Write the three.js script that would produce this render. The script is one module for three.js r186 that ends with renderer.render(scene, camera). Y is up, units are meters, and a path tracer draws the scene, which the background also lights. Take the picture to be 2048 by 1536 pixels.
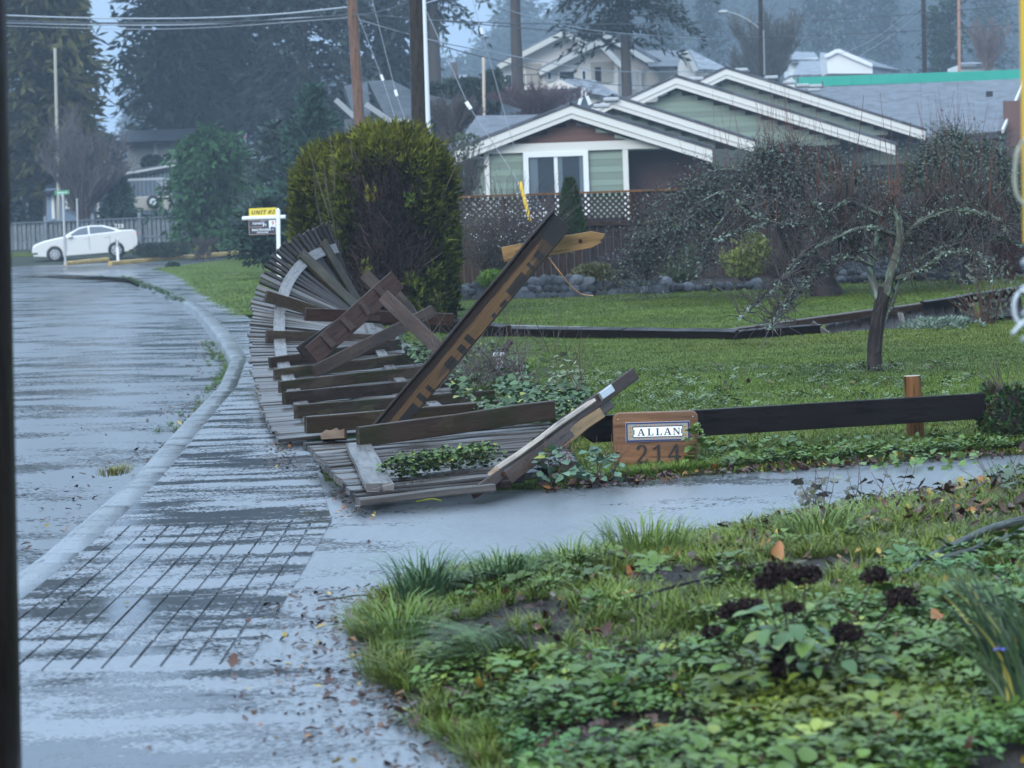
import * as THREE from 'three';
import { RoundedBoxGeometry } from 'three/addons/geometries/RoundedBoxGeometry.js';
import { TextGeometry } from 'three/addons/geometries/TextGeometry.js';
import { FontLoader } from 'three/addons/loaders/FontLoader.js';
import { mergeGeometries } from 'three/addons/utils/BufferGeometryUtils.js';

// ---------- camera, sky, sun, exposure ----------
const scene = new THREE.Scene();
const F = 5000, HZ = 450, ROLL = 0.035, EYE = 1.5;   // focal length and horizon in photograph pixels, slight roll, eye height
const camera = new THREE.PerspectiveCamera(2 * Math.atan(768 / F) * 180 / Math.PI, 4 / 3, 0.5, 3000);
camera.position.set(0, EYE, 0);
camera.rotation.z = -ROLL;
camera.setViewOffset(1024, 768, 0, (768 - HZ) / 2, 1024, 768);
camera.focus = 17;
camera.userData.fStop = 5.6;
camera.updateMatrixWorld();
const SKY_W = 128, SKY_H = 64, skyData = new Float32Array(SKY_W * SKY_H * 4);
for (let j = 0; j < SKY_H; j++) for (let i = 0; i < SKY_W; i++) {
  const e = Math.max(0, Math.sin(((j + 0.5) / SKY_H - 0.5) * Math.PI)), k = (j * SKY_W + i) * 4, t = Math.pow(e, 1.1);
  skyData[k] = 0.12 + 0.80 * t; skyData[k + 1] = 0.18 + 1.02 * t; skyData[k + 2] = 0.27 + 1.26 * t; skyData[k + 3] = 1;
}
const skyTex = new THREE.DataTexture(skyData, SKY_W, SKY_H, THREE.RGBAFormat, THREE.FloatType);
skyTex.mapping = THREE.EquirectangularReflectionMapping; skyTex.magFilter = THREE.LinearFilter; skyTex.needsUpdate = true;
scene.background = skyTex; scene.environment = skyTex;
const sun = new THREE.DirectionalLight(new THREE.Color(1, 0.97, 0.93), 1.1);
sun.position.set(-45, 62, 70); sun.castShadow = true; sun.shadow.radius = 60;
Object.assign(sun.shadow.camera, { left: -60, right: 60, top: 60, bottom: -60, near: 1, far: 400 });
scene.add(sun, sun.target); sun.target.position.set(0, 0, -40);
scene.fog = new THREE.FogExp2(new THREE.Color(0.66, 0.83, 1.0), 0.0009);
const renderer = new THREE.WebGLRenderer();
renderer.toneMapping = THREE.LinearToneMapping;
renderer.toneMappingExposure = 2.45;
renderer.shadowMap.enabled = true;

// ---------- helpers ----------
function rng(seed) { let a = seed >>> 0; return () => { a = (a + 0x6D2B79F5) | 0; let t = Math.imul(a ^ (a >>> 15), 1 | a); t = (t + Math.imul(t ^ (t >>> 7), 61 | t)) ^ t; return ((t ^ (t >>> 14)) >>> 0) / 4294967296; }; }
const V = (x, y, z) => new THREE.Vector3(x, y, z);
const CR = Math.cos(ROLL), SR = Math.sin(ROLL);
const P = (px, py, D) => { const dx = px - 1024, dy = HZ - py; return V((dx * CR + dy * SR) / F * D, EYE + (-dx * SR + dy * CR) / F * D, -D); };
const S = D => F / D;                                  // photograph pixels per metre at a distance
function PH(px, py, h) { const dy = HZ - py, Y = -(px - 1024) * SR + dy * CR; return P(px, py, (h - EYE) * F / Y); }
const lerp = (a, b, t) => a + (b - a) * t, clamp = (x, a = 0, b = 1) => Math.min(b, Math.max(a, x));
const smooth = (a, b, x) => { const t = clamp((x - a) / (b - a)); return t * t * (3 - 2 * t); };
function table(pts) { return x => { if (x <= pts[0][0]) return pts[0][1]; for (let i = 1; i < pts.length; i++) if (x <= pts[i][0]) return lerp(pts[i - 1][1], pts[i][1], (x - pts[i - 1][0]) / (pts[i][0] - pts[i - 1][0])); return pts[pts.length - 1][1]; }; }
const used = new Map();
function numbered(n) { const k = used.get(n) ?? 0; used.set(n, k + 1); return k ? n + '_' + String(k).padStart(3, '0') : n; }
function tag(o, label, category, group, kind) { if (label) o.userData.label = label; if (category) o.userData.category = category; if (group) o.userData.group = group; if (kind) o.userData.kind = kind; return o; }
function thing(name, label, category, pos, group) { const g = new THREE.Group(); g.name = numbered(name); if (pos) g.position.copy(pos); tag(g, label, category, group); scene.add(g); return g; }
function struct(o, label) { o.userData.kind = 'structure'; if (label) o.userData.label = label; return o; }
function mesh(name, geo, mat, parent) { const m = new THREE.Mesh(geo, mat); m.castShadow = m.receiveShadow = true; if (parent) { m.name = name; parent.add(m); } else { m.name = numbered(name); scene.add(m); } return m; }

// periodic noise
const NT = new Float32Array(65536); { const r = rng(11); for (let i = 0; i < 65536; i++) NT[i] = r(); }
function vn(x, y, px, py, s = 0) {
  const xi = Math.floor(x), yi = Math.floor(y), fx = x - xi, fy = y - yi, u = fx * fx * (3 - 2 * fx), v = fy * fy * (3 - 2 * fy);
  const m = (a, b) => ((a % b) + b) % b, x0 = m(xi, px), x1 = m(xi + 1, px), y0 = m(yi, py), y1 = m(yi + 1, py);
  const h = (a, b) => NT[(a * 73 + b * 179 + s * 911 + ((a * b) << 2)) & 65535];
  return lerp(lerp(h(x0, y0), h(x1, y0), u), lerp(h(x0, y1), h(x1, y1), u), v);
}
function fbm(x, y, px, py, o = 4, s = 0) { let a = 0, w = 0.5, t = 0; for (let i = 0; i < o; i++) { a += w * vn(x, y, px, py, s + i * 7); t += w; w *= 0.5; x *= 2; y *= 2; px *= 2; py *= 2; } return a / t; }
const wn = (x, y, s = 0) => fbm(x + 100, y + 100, 4096, 4096, 3, s);    // noise over the world
function tex(w, h, fn, rx = 1, ry = 1) {
  const d = new Uint8Array(w * h * 4);
  for (let j = 0; j < h; j++) for (let i = 0; i < w; i++) { const c = fn(i / w, j / h), k = (j * w + i) * 4; if (typeof c === 'number') d[k] = d[k + 1] = d[k + 2] = clamp(c) * 255; else { d[k] = clamp(c[0]) * 255; d[k + 1] = clamp(c[1]) * 255; d[k + 2] = clamp(c[2]) * 255; } d[k + 3] = 255; }
  const t = new THREE.DataTexture(d, w, h); t.wrapS = t.wrapT = THREE.RepeatWrapping; t.magFilter = THREE.LinearFilter; t.minFilter = THREE.LinearMipmapLinearFilter; t.generateMipmaps = true; t.repeat.set(rx, ry); t.needsUpdate = true; return t;
}
function canvasTex(w, h, draw) { const c = document.createElement('canvas'); c.width = w; c.height = h; draw(c.getContext('2d'), w, h); const t = new THREE.CanvasTexture(c); t.colorSpace = THREE.SRGBColorSpace; t.needsUpdate = true; return t; }
const rgb = (r, g, b) => new THREE.Color().setRGB(r, g, b);
const std = (r, g, b, rough = 0.7, more = {}) => new THREE.MeshStandardMaterial({ color: rgb(r, g, b), roughness: rough, ...more });

// geometry with uv in metres: u along the longest side
function bx(w, h, d, r = 0.004) {
  const dims = [w, h, d], long = w >= h && w >= d ? 0 : h >= d ? 1 : 2;
  const g = r > 0 ? new RoundedBoxGeometry(w, h, d, 1, Math.min(r, Math.min(w, h, d) * 0.4)) : new THREE.BoxGeometry(w, h, d);
  return metreUV(g, long);
}
let uvSeed = 1;
function metreUV(g, long) {
  const p = g.attributes.position, n = g.attributes.normal, uv = g.attributes.uv, o1 = (uvSeed * 0.37) % 1, o2 = (uvSeed++ * 0.61) % 1;
  for (let i = 0; i < p.count; i++) {
    const c = [p.getX(i), p.getY(i), p.getZ(i)], a = [Math.abs(n.getX(i)), Math.abs(n.getY(i)), Math.abs(n.getZ(i))];
    let m = a[0] > a[1] && a[0] > a[2] ? 0 : a[1] > a[2] ? 1 : 2;
    const rest = [0, 1, 2].filter(k => k !== m), u = rest.includes(long) ? long : rest[0], v = rest.find(k => k !== u);
    uv.setXY(i, c[u] + o1, c[v] + o2 + m * 0.31);
  }
  return g;
}
function box(name, parent, mat, w, h, d, x, y, z, r = 0.004) { const m = mesh(name, bx(w, h, d, r), mat, parent); m.position.set(x, y, z); return m; }
// a board from a to b; its width lies along «up» as far as it can
function orient(m, a, b, up) {
  const x = b.clone().sub(a).normalize(), z = x.clone().cross(up).normalize(), y = z.clone().cross(x);
  m.quaternion.setFromRotationMatrix(new THREE.Matrix4().makeBasis(x, y, z)); m.position.copy(a).add(b).multiplyScalar(0.5); return m;
}
// a sawn plank: chamfered, slightly warped, with uneven ends
function plankGeo(L, W, T, ch = 0.005, warp = 1) {
  const n = Math.max(2, Math.min(9, Math.ceil(L / 0.28))), c = Math.min(ch, Math.min(W, T) * 0.3), y = W / 2, z = T / 2, sec = [[-y, -z + c], [-y, z - c], [-y + c, z], [y - c, z], [y, z - c], [y, -z + c], [y - c, -z], [-y + c, -z]], p = [], t = [], s = uvSeed++, nz = (a, b) => NT[(a * 37 + b * 91 + s * 517) & 65535] - 0.5, o = (s * 0.37) % 1, pos = [];
  for (let k = 0; k <= n; k++) { const x = (k / n - 0.5) * L, oy = nz(k, 1) * 0.007 * warp, oz = nz(k, 2) * 0.007 * warp, tw = nz(k, 3) * 0.05 * warp; pos.push(sec.map(([a, b], i) => [x + (k === 0 || k === n ? nz(i >> 1, 4 + k) * 0.012 * warp : 0), a + oy + b * tw + nz(i + 9 * k, 5) * 0.0016, b + oz - a * tw + nz(i + 9 * k, 6) * 0.0016])); }
  let per = [0]; for (let i = 0; i < 8; i++) { const a = sec[i], b = sec[(i + 1) % 8]; per.push(per[i] + Math.hypot(a[0] - b[0], a[1] - b[1])); }
  const put = (q, u, v) => { p.push(...q); t.push(u, v); };
  for (let k = 0; k < n; k++) for (let i = 0; i < 8; i++) { const j = (i + 1) % 8, A = pos[k][i], B = pos[k][j], C = pos[k + 1][j], D = pos[k + 1][i], v0 = per[i] + s * 0.61, v1 = per[i + 1] + s * 0.61; put(A, A[0] + o, v0); put(D, D[0] + o, v0); put(C, C[0] + o, v1); put(A, A[0] + o, v0); put(C, C[0] + o, v1); put(B, B[0] + o, v1); }
  for (let i = 1; i < 7; i++) { for (const q of [0, i, i + 1]) put(pos[0][q], pos[0][q][2] * 3 + o, pos[0][q][1]); for (const q of [0, i + 1, i]) put(pos[n][q], pos[n][q][2] * 3 + o, pos[n][q][1]); }
  const g = new THREE.BufferGeometry(); g.setAttribute('position', new THREE.Float32BufferAttribute(p, 3)); g.setAttribute('uv', new THREE.Float32BufferAttribute(t, 2)); g.computeVertexNormals(); return g;
}
function board(name, parent, mat, a, b, width, thick, up = V(0, 1, 0), r = 0.005) { return orient(mesh(name, plankGeo(a.distanceTo(b), width, thick, r), mat, parent), a, b, up); }

// collects triangles, tubes and blades
class MB {
  constructor() { this.p = []; this.c = []; this.i = []; this.t = []; this.n = 0; }
  vert(x, y, z, c, u = 0, v = 0) { this.p.push(x, y, z); this.c.push(c[0], c[1], c[2]); this.t.push(u, v); return this.n++; }
  tri(a, b, c, col) { this.i.push(this.vert(a.x, a.y, a.z, col), this.vert(b.x, b.y, b.z, col), this.vert(c.x, c.y, c.z, col)); }
  quad(a, b, c, d, col, uv) { const k = this.n; [a, b, c, d].forEach((q, n) => this.vert(q.x, q.y, q.z, col, uv ? uv[n][0] : 0, uv ? uv[n][1] : 0)); this.i.push(k, k + 1, k + 2, k, k + 2, k + 3); }
  tube(pts, rad, seg, col, cap) {
    const up = V(0.3, 1, 0.2).normalize(); let k0 = -1, len = 0;
    for (let n = 0; n < pts.length; n++) {
      const d = (n < pts.length - 1 ? pts[n + 1].clone().sub(pts[n]) : pts[n].clone().sub(pts[n - 1])).normalize();
      if (n) len += pts[n].distanceTo(pts[n - 1]);
      const a = d.clone().cross(Math.abs(d.dot(up)) > 0.95 ? V(1, 0, 0) : up).normalize(), b = d.clone().cross(a), r = typeof rad === 'function' ? rad(n / (pts.length - 1)) : Array.isArray(rad) ? rad[n] : rad, k = this.n, cc = typeof col === 'function' ? col(n / (pts.length - 1)) : col;
      for (let s = 0; s < seg; s++) { const t = s / seg * Math.PI * 2, x = Math.cos(t) * r, y = Math.sin(t) * r; this.vert(pts[n].x + a.x * x + b.x * y, pts[n].y + a.y * x + b.y * y, pts[n].z + a.z * x + b.z * y, cc, len, s / seg); }
      if (k0 >= 0) for (let s = 0; s < seg; s++) { const s2 = (s + 1) % seg; this.i.push(k0 + s, k0 + s2, k + s2, k0 + s, k + s2, k + s); }
      k0 = k;
    }
    if (cap) { const k = k0; for (let s = 1; s < seg - 1; s++) this.i.push(k, k + s, k + s + 1); for (let s = 1; s < seg - 1; s++) this.i.push(k - (pts.length - 1) * seg, k - (pts.length - 1) * seg + s + 1, k - (pts.length - 1) * seg + s); }
  }
  geo(flat) { const g = new THREE.BufferGeometry(); g.setAttribute('position', new THREE.Float32BufferAttribute(this.p, 3)); g.setAttribute('color', new THREE.Float32BufferAttribute(this.c, 3)); g.setAttribute('uv', new THREE.Float32BufferAttribute(this.t, 2)); g.setIndex(this.i); if (!flat) g.computeVertexNormals(); return g; }
  build(name, mat, parent, flat) { return mesh(name, this.geo(flat), mat, parent); }
}
// a sheet over rows and columns: f(i, j) gives a point
function sheet(nu, nv, f, uvf) {
  const g = new THREE.BufferGeometry(), p = [], t = [], ix = [];
  for (let j = 0; j <= nv; j++) for (let i = 0; i <= nu; i++) { const q = f(i / nu, j / nv); p.push(q.x, q.y, q.z); const w = uvf ? uvf(q) : [q.x, -q.z]; t.push(w[0], w[1]); }
  for (let j = 0; j < nv; j++) for (let i = 0; i < nu; i++) { const a = j * (nu + 1) + i, b = a + 1, c = a + nu + 1, d = c + 1; ix.push(a, b, d, a, d, c); }
  g.setAttribute('position', new THREE.Float32BufferAttribute(p, 3)); g.setAttribute('uv', new THREE.Float32BufferAttribute(t, 2)); g.setIndex(ix); g.computeVertexNormals(); return g;
}
const instDummy = new THREE.Object3D();
function instanced(name, geo, mat, items, label, category, parent) {
  const im = new THREE.InstancedMesh(geo, mat, items.length); im.name = parent ? name : numbered(name); const c = new THREE.Color();
  items.forEach((it, n) => { instDummy.position.copy(it.p); instDummy.rotation.set(it.rx ?? 0, it.ry ?? 0, it.rz ?? 0, 'YXZ'); instDummy.scale.setScalar(1).multiplyScalar(it.s ?? 1); if (it.sy) instDummy.scale.y *= it.sy; instDummy.updateMatrix(); im.setMatrixAt(n, instDummy.matrix); if (it.c) im.setColorAt(n, c.setRGB(...it.c)); });
  im.castShadow = im.receiveShadow = true; (parent ?? scene).add(im); tag(im, label, category, null, 'stuff'); return im;
}
// ---------- materials ----------
const tGrain = tex(512, 256, (u, v) => { const n = fbm(u * 3, v * 48, 3, 48, 4, 3), m = fbm(u * 4, v * 4, 4, 4, 3, 9), k = smooth(0.66, 0.74, fbm(u * 6, v * 90, 6, 90, 2, 5)); return clamp(0.35 + 0.75 * n * (0.6 + 0.8 * m) - 0.35 * k); });
const tGrainBump = tex(512, 256, (u, v) => 0.5 * fbm(u * 3, v * 48, 3, 48, 4, 3) + 0.5 * fbm(u * 20, v * 90, 20, 90, 2, 6));
const tWetWood = tex(256, 256, (u, v) => 0.13 + 0.42 * fbm(u * 5, v * 18, 5, 18, 4, 21));
const tMoss = tex(512, 256, (u, v) => { const n = 0.45 + 0.6 * fbm(u * 3, v * 48, 3, 48, 4, 3), m = smooth(0.5, 0.68, fbm(u * 3, v * 6, 3, 6, 4, 31)), l = smooth(0.62, 0.7, fbm(u * 5, v * 9, 5, 9, 4, 37)); let c = [0.85 * n, 0.72 * n, 0.62 * n]; c = c.map((x, k) => lerp(x, [0.5, 0.62, 0.3][k] * n, m * 0.8)); return c.map((x, k) => lerp(x, [1, 0.95, 0.8][k], l * 0.75)); });
const tBark = tex(256, 256, (u, v) => { const n = fbm(u * 6, v * 10, 6, 10, 5, 41), k = smooth(0.42, 0.55, fbm(u * 5, v * 14, 5, 14, 3, 44)); return 0.35 + 0.5 * n * k + 0.15 * n; });
const tLichen = tex(256, 256, (u, v) => { const n = fbm(u * 8, v * 8, 8, 8, 5, 51), l = smooth(0.5, 0.6, fbm(u * 9, v * 9, 9, 9, 4, 57)); const b = 0.2 + 0.35 * n; return [lerp(b, 0.72, l), lerp(b * 0.92, 0.85, l), lerp(b * 0.85, 0.72, l)]; });
const tSpeck = tex(512, 512, (u, v) => 0.55 + 0.3 * fbm(u * 7, v * 7, 7, 7, 4, 61) + 0.25 * (vn(u * 220, v * 220, 220, 220, 63) - 0.4));
const tFine = tex(512, 512, (u, v) => 0.5 * vn(u * 150, v * 150, 150, 150, 71) + 0.3 * vn(u * 60, v * 60, 60, 60, 72) + 0.2 * fbm(u * 8, v * 8, 8, 8, 3, 73));
const woodMat = (r, g, b, o = {}) => new THREE.MeshPhysicalMaterial({ specularIntensity: o.spec ?? 0.9, color: rgb(r, g, b), roughness: 1, map: o.map ?? tGrain, roughnessMap: tWetWood, bumpMap: tGrainBump, bumpScale: 0.0025 });
const M = {
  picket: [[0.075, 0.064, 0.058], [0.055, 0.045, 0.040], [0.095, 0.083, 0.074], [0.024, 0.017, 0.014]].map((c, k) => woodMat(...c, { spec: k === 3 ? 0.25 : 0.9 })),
  rib: [[0.060, 0.046, 0.038], [0.055, 0.049, 0.036], [0.045, 0.034, 0.030]].map(c => woodMat(...c, { map: tMoss, spec: 0.4 })),
  rail: woodMat(0.16, 0.15, 0.145), dark: woodMat(0.03, 0.021, 0.017, { spec: 0.25 }), rot: woodMat(0.014, 0.010, 0.009, { spec: 0.12 }), darker: woodMat(0.013, 0.010, 0.010, { spec: 0.22 }), brown: woodMat(0.058, 0.036, 0.026, { spec: 0.3 }), redbrown: woodMat(0.048, 0.025, 0.018, { spec: 0.25 }), tan: woodMat(0.27, 0.165, 0.07, { spec: 0.3 }), orange: woodMat(0.20, 0.092, 0.034, { spec: 0.3 }), scrap: woodMat(0.10, 0.058, 0.032, { spec: 0.4 }), pale: woodMat(0.46, 0.37, 0.29), fence: woodMat(0.055, 0.038, 0.036, { spec: 0.4 }), greyfence: woodMat(0.20, 0.235, 0.265), pole: woodMat(0.21, 0.12, 0.08, { spec: 0.4 }), darkpole: woodMat(0.045, 0.035, 0.028, { spec: 0.3 }),
  white: std(0.72, 0.74, 0.74, 0.45), trim: std(0.62, 0.62, 0.575, 0.5), sage: std(0.195, 0.26, 0.205, 0.6), sageB: std(0.155, 0.205, 0.165, 0.6), brownShingle: std(0.125, 0.062, 0.048, 0.75), cream: std(0.80, 0.76, 0.70, 0.7), blueWall: std(0.13, 0.20, 0.28, 0.6), slate: std(0.085, 0.105, 0.125, 0.6), beige: std(0.40, 0.38, 0.33, 0.7),
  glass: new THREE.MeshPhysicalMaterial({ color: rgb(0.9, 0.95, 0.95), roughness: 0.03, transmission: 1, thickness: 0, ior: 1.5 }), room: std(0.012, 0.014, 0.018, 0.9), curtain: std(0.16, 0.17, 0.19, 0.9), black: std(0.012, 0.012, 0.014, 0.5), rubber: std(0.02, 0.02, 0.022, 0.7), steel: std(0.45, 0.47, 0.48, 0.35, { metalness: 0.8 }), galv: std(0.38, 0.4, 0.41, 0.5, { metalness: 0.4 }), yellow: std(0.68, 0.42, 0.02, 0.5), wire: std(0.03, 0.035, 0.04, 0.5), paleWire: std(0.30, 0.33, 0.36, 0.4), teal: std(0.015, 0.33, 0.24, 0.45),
  leaf: new THREE.MeshPhysicalMaterial({ color: 0xffffff, vertexColors: true, roughness: 0.55, specularIntensity: 0.4 }),
  wetLeaf: new THREE.MeshPhysicalMaterial({ color: 0xffffff, roughness: 0.4, specularIntensity: 0.45 }),
  wetLeafV: new THREE.MeshPhysicalMaterial({ color: 0xffffff, vertexColors: true, roughness: 0.42, specularIntensity: 0.35, transmission: 0.2, thickness: 0 }),
  needle: new THREE.MeshPhysicalMaterial({ color: 0xffffff, vertexColors: true, roughness: 0.7, specularIntensity: 0.12 }),
  twig: new THREE.MeshPhysicalMaterial({ color: 0xffffff, vertexColors: true, roughness: 0.55, specularIntensity: 0.12 }),
  bark: new THREE.MeshPhysicalMaterial({ specularIntensity: 0.25, color: rgb(0.055, 0.046, 0.044), map: tBark, roughness: 0.75, bumpMap: tBark, bumpScale: 0.03 }),
  lichenBark: new THREE.MeshPhysicalMaterial({ specularIntensity: 0.3, color: rgb(0.23, 0.26, 0.235), map: tLichen, roughness: 0.7, bumpMap: tLichen, bumpScale: 0.006 }),
};
// wet paving: water lies in the hollows, so the gloss differs from place to place
const tConc = tex(1024, 1024, (u, v) => { const s = fbm(u * 5, v * 5, 5, 5, 5, 81), d = smooth(0.52, 0.62, fbm(u * 9, v * 9, 9, 9, 4, 85)); return 0.8 + 0.35 * (s - 0.5) - 0.2 * d + 0.5 * (vn(u * 300, v * 300, 300, 300, 83) - 0.5); });
const wetC = (u, v) => { const n = 0.6 * fbm(u * 2, v * 12, 2, 12, 5, 91) + 0.4 * fbm(u * 9, v * 22, 9, 22, 4, 92), g = vn(u * 260, v * 260, 260, 260, 93); return smooth(0.43, 0.53, n + 0.2 * (g - 0.5)); };
const tConcR = tex(1024, 1024, (u, v) => lerp(0.05, 0.40, wetC(u, v)));
const tConcB = tex(1024, 1024, (u, v) => { const w = wetC(u, v); return 0.4 * fbm(u * 14, v * 14, 14, 14, 3, 97) + w * (0.45 * vn(u * 170, v * 170, 170, 170, 95) + 0.15 * vn(u * 320, v * 320, 320, 320, 96)); });
const wetR = (u, v) => { const n = 0.5 * fbm(u * 2, v * 7, 2, 7, 5, 101) + 0.5 * fbm(u * 9, v * 14, 9, 14, 5, 103); return smooth(0.42, 0.53, n + 0.22 * (vn(u * 240, v * 240, 240, 240, 105) - 0.5)); };
const tRoadR = tex(1024, 1024, (u, v) => lerp(0.06, 0.4, wetR(u, v))), tRoadW = tex(1024, 1024, (u, v) => 0.12 + 0.88 * wetR(u, v));
const tRoadB = tex(1024, 1024, (u, v) => 0.5 * vn(u * 180, v * 180, 180, 180, 111) + 0.3 * vn(u * 330, v * 330, 330, 330, 112) + 0.5 * fbm(u * 10, v * 10, 10, 10, 3, 113));
const wetD = (u, v) => smooth(0.36, 0.47, 0.7 * fbm(u * 2, v * 5, 2, 5, 5, 106) + 0.3 * fbm(u * 14, v * 14, 14, 14, 3, 107) + 0.26 * (vn(u * 160, v * 160, 160, 160, 108) - 0.5));
const tDriveR = tex(512, 512, (u, v) => lerp(0.08, 0.36, wetD(u, v))), tDriveW = tex(512, 512, (u, v) => 0.1 + 0.9 * wetD(u, v));
const paving = (r, g, b, map, rm, bm, m, bs, cw) => { const t = x => { const c = x.clone(); c.repeat.set(1 / m, 1 / m); c.needsUpdate = true; return c; }; return new THREE.MeshPhysicalMaterial({ color: rgb(r, g, b), roughness: 1, map: t(map), roughnessMap: t(rm), bumpMap: t(bm), bumpScale: bs, clearcoat: 1, clearcoatRoughness: 0.3, clearcoatMap: cw ? t(cw) : null }); };
const tConcC = tex(1024, 1024, (u, v) => (0.42 + 0.58 * wetC(u, v)) * (0.85 + 0.3 * (fbm(u * 5, v * 5, 5, 5, 5, 81) - 0.5) + 0.45 * (vn(u * 300, v * 300, 300, 300, 83) - 0.5))), tRoadC = tex(1024, 1024, (u, v) => (0.4 + 0.6 * wetR(u, v)) * (0.85 + 0.6 * (vn(u * 330, v * 330, 330, 330, 84) - 0.5))), tDriveC = tex(512, 512, (u, v) => (0.4 + 0.6 * wetD(u, v)) * (0.88 + 0.7 * (vn(u * 170, v * 170, 170, 170, 86) - 0.5)));
const tConcW = tex(1024, 1024, (u, v) => 0.1 + 0.9 * wetC(u, v));
M.conc = paving(0.15, 0.165, 0.185, tConcC, tConcR, tConcB, 3.1, 0.004, tConcW);
M.road = paving(0.05, 0.06, 0.072, tRoadC, tRoadR, tRoadB, 5.3, 0.006, tRoadW);
M.drive = paving(0.15, 0.17, 0.19, tDriveC, tDriveR, tRoadB, 2.3, 0.006, tDriveW);
M.kerb = paving(0.19, 0.205, 0.22, tConc, tConcR, tConcB, 2.3, 0.004);
M.soil = new THREE.MeshPhysicalMaterial({ specularIntensity: 0.3, color: rgb(0.026, 0.02, 0.014), map: tSpeck, roughness: 0.6, bumpMap: tFine, bumpScale: 0.02 });
M.turf = new THREE.MeshPhysicalMaterial({ specularIntensity: 0.1, color: rgb(0.05, 0.085, 0.016), map: tSpeck, roughness: 0.9, bumpMap: tFine, bumpScale: 0.02 });
M.earth = new THREE.MeshPhysicalMaterial({ specularIntensity: 0.1, color: rgb(0.05, 0.06, 0.045), map: tSpeck, roughness: 0.9 });
// shingle roofing, too far off to tell the single shingles apart
const tShingle = tex(512, 512, (u, v) => { const r = Math.floor(v * 24), o = (r % 2) * 0.5 + NT[r * 7] * 0.6, c = Math.floor(((u * 12 + o) % 12)), f = v * 24 - r; return 0.72 + 0.75 * (NT[(r * 31 + c * 57) & 65535] - 0.5) - 0.5 * smooth(0.82, 1, f) + 0.15 * (vn(u * 200, v * 200, 200, 200, 121) - 0.5); }, 1 / 4, 1 / 4);
const roofMat = (r, g, b, sp = 0.8) => new THREE.MeshPhysicalMaterial({ specularIntensity: sp, color: rgb(r, g, b), map: tShingle, roughness: 0.42, bumpMap: tShingle, bumpScale: 0.02 });
M.roof = roofMat(0.085, 0.095, 0.115); M.roofDark = roofMat(0.04, 0.05, 0.06, 0.2); M.roofPale = roofMat(0.2, 0.22, 0.25);

// ---------- ground heights ----------
const LX = table([[0, -2.3], [12, -2.33], [15.6, -2.45], [20, -2.72], [25, -3.0], [30.6, -3.5], [37, -4.4], [47.5, -6.05], [57.8, -8.0], [73.7, -11.4], [85, -17]]);   // street side of the kerb
const RX = table([[0, -0.95], [13, -0.98], [16, -1.3], [19, -1.62], [22, -1.95], [26, -2.35], [30, -2.75], [36, -3.5], [44, -4.75], [52, -6.2], [58, -7.2], [74, -9.8], [85, -12]]); // yard side of the sidewalk
const flat = D => Math.max(0, D - 35) * 0.009 + Math.max(0, D - 112) * 0.03;
const yardBase = table([[14.4, -0.02], [15.6, 0.03], [18, 0.1], [22, 0.15], [28, 0.22], [38, 0.36], [46, 0.5]]);
const fanX = table([[16.5, 0.2], [18, -0.05], [20, -0.26], [22.8, -0.54], [25, -0.99], [27, -1.3], [29.5, -1.68], [30, -3]]);
const farEdge = table([[-1.5, 16.2], [-1.1, 14.7], [-0.6, 14.1], [-0.07, 14.05], [1.1, 14.7], [3.05, 15.3], [8, 16.2]]);                   // far side of the driveway
function yardH(x, D) {
  const e = Math.min(x - RX(D), (D - farEdge(x)) * 0.8), bank = smooth(0, 0.8, x - RX(D)) * (1 - smooth(0.8, 4, x - RX(D))) * smooth(16.5, 25, D) * (1 - smooth(29, 34, D)) * 0.1;
  return yardBase(D) * smooth(0, 0.7, e) * (D > 16.4 && D < 30 ? smooth(-0.35, 0.35, x - fanX(D)) : 1) + bank * 0 + 0.05 * (wn(x * 0.8, D * 0.8) - 0.5) * smooth(0, 1, e) + 0.004;
}
const bedEdge = [[0.05, 5], [-0.08, 6.6], [-0.12, 7.0], [-0.34, 7.7], [-0.5, 8.5], [-0.62, 9.4], [-0.58, 10.1], [-0.4, 10.5], [0.2, 10.95], [0.6, 11.35], [1.5, 12.3], [1.9, 12.9], [2.6, 13.5], [6, 14.4]];
function bedD(x, D) {    // distance inside the edge of the planted bed
  let best = 1e9, sgn = 1;
  for (let i = 1; i < bedEdge.length; i++) { const [ax, ay] = bedEdge[i - 1], [bx_, by] = bedEdge[i], dx = bx_ - ax, dy = by - ay, t = clamp(((x - ax) * dx + (D - ay) * dy) / (dx * dx + dy * dy)), d = Math.hypot(x - ax - dx * t, D - ay - dy * t); if (d < best) { best = d; sgn = dx * (D - ay) - dy * (x - ax) < 0 ? 1 : -1; } }
  return best * sgn;
}
const bedH = (x, D) => { const d = bedD(x, D) + 0.1 * (wn(x * 4, D * 4, 5) - 0.5); return d < 0 ? Math.max(-0.06, 0.006 + d * 0.5) : 0.006 + 0.15 * (1 - Math.exp(-d / 0.7)) + 0.05 * (wn(x * 3, D * 3, 3) - 0.5) * smooth(0, 0.4, d); };
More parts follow.
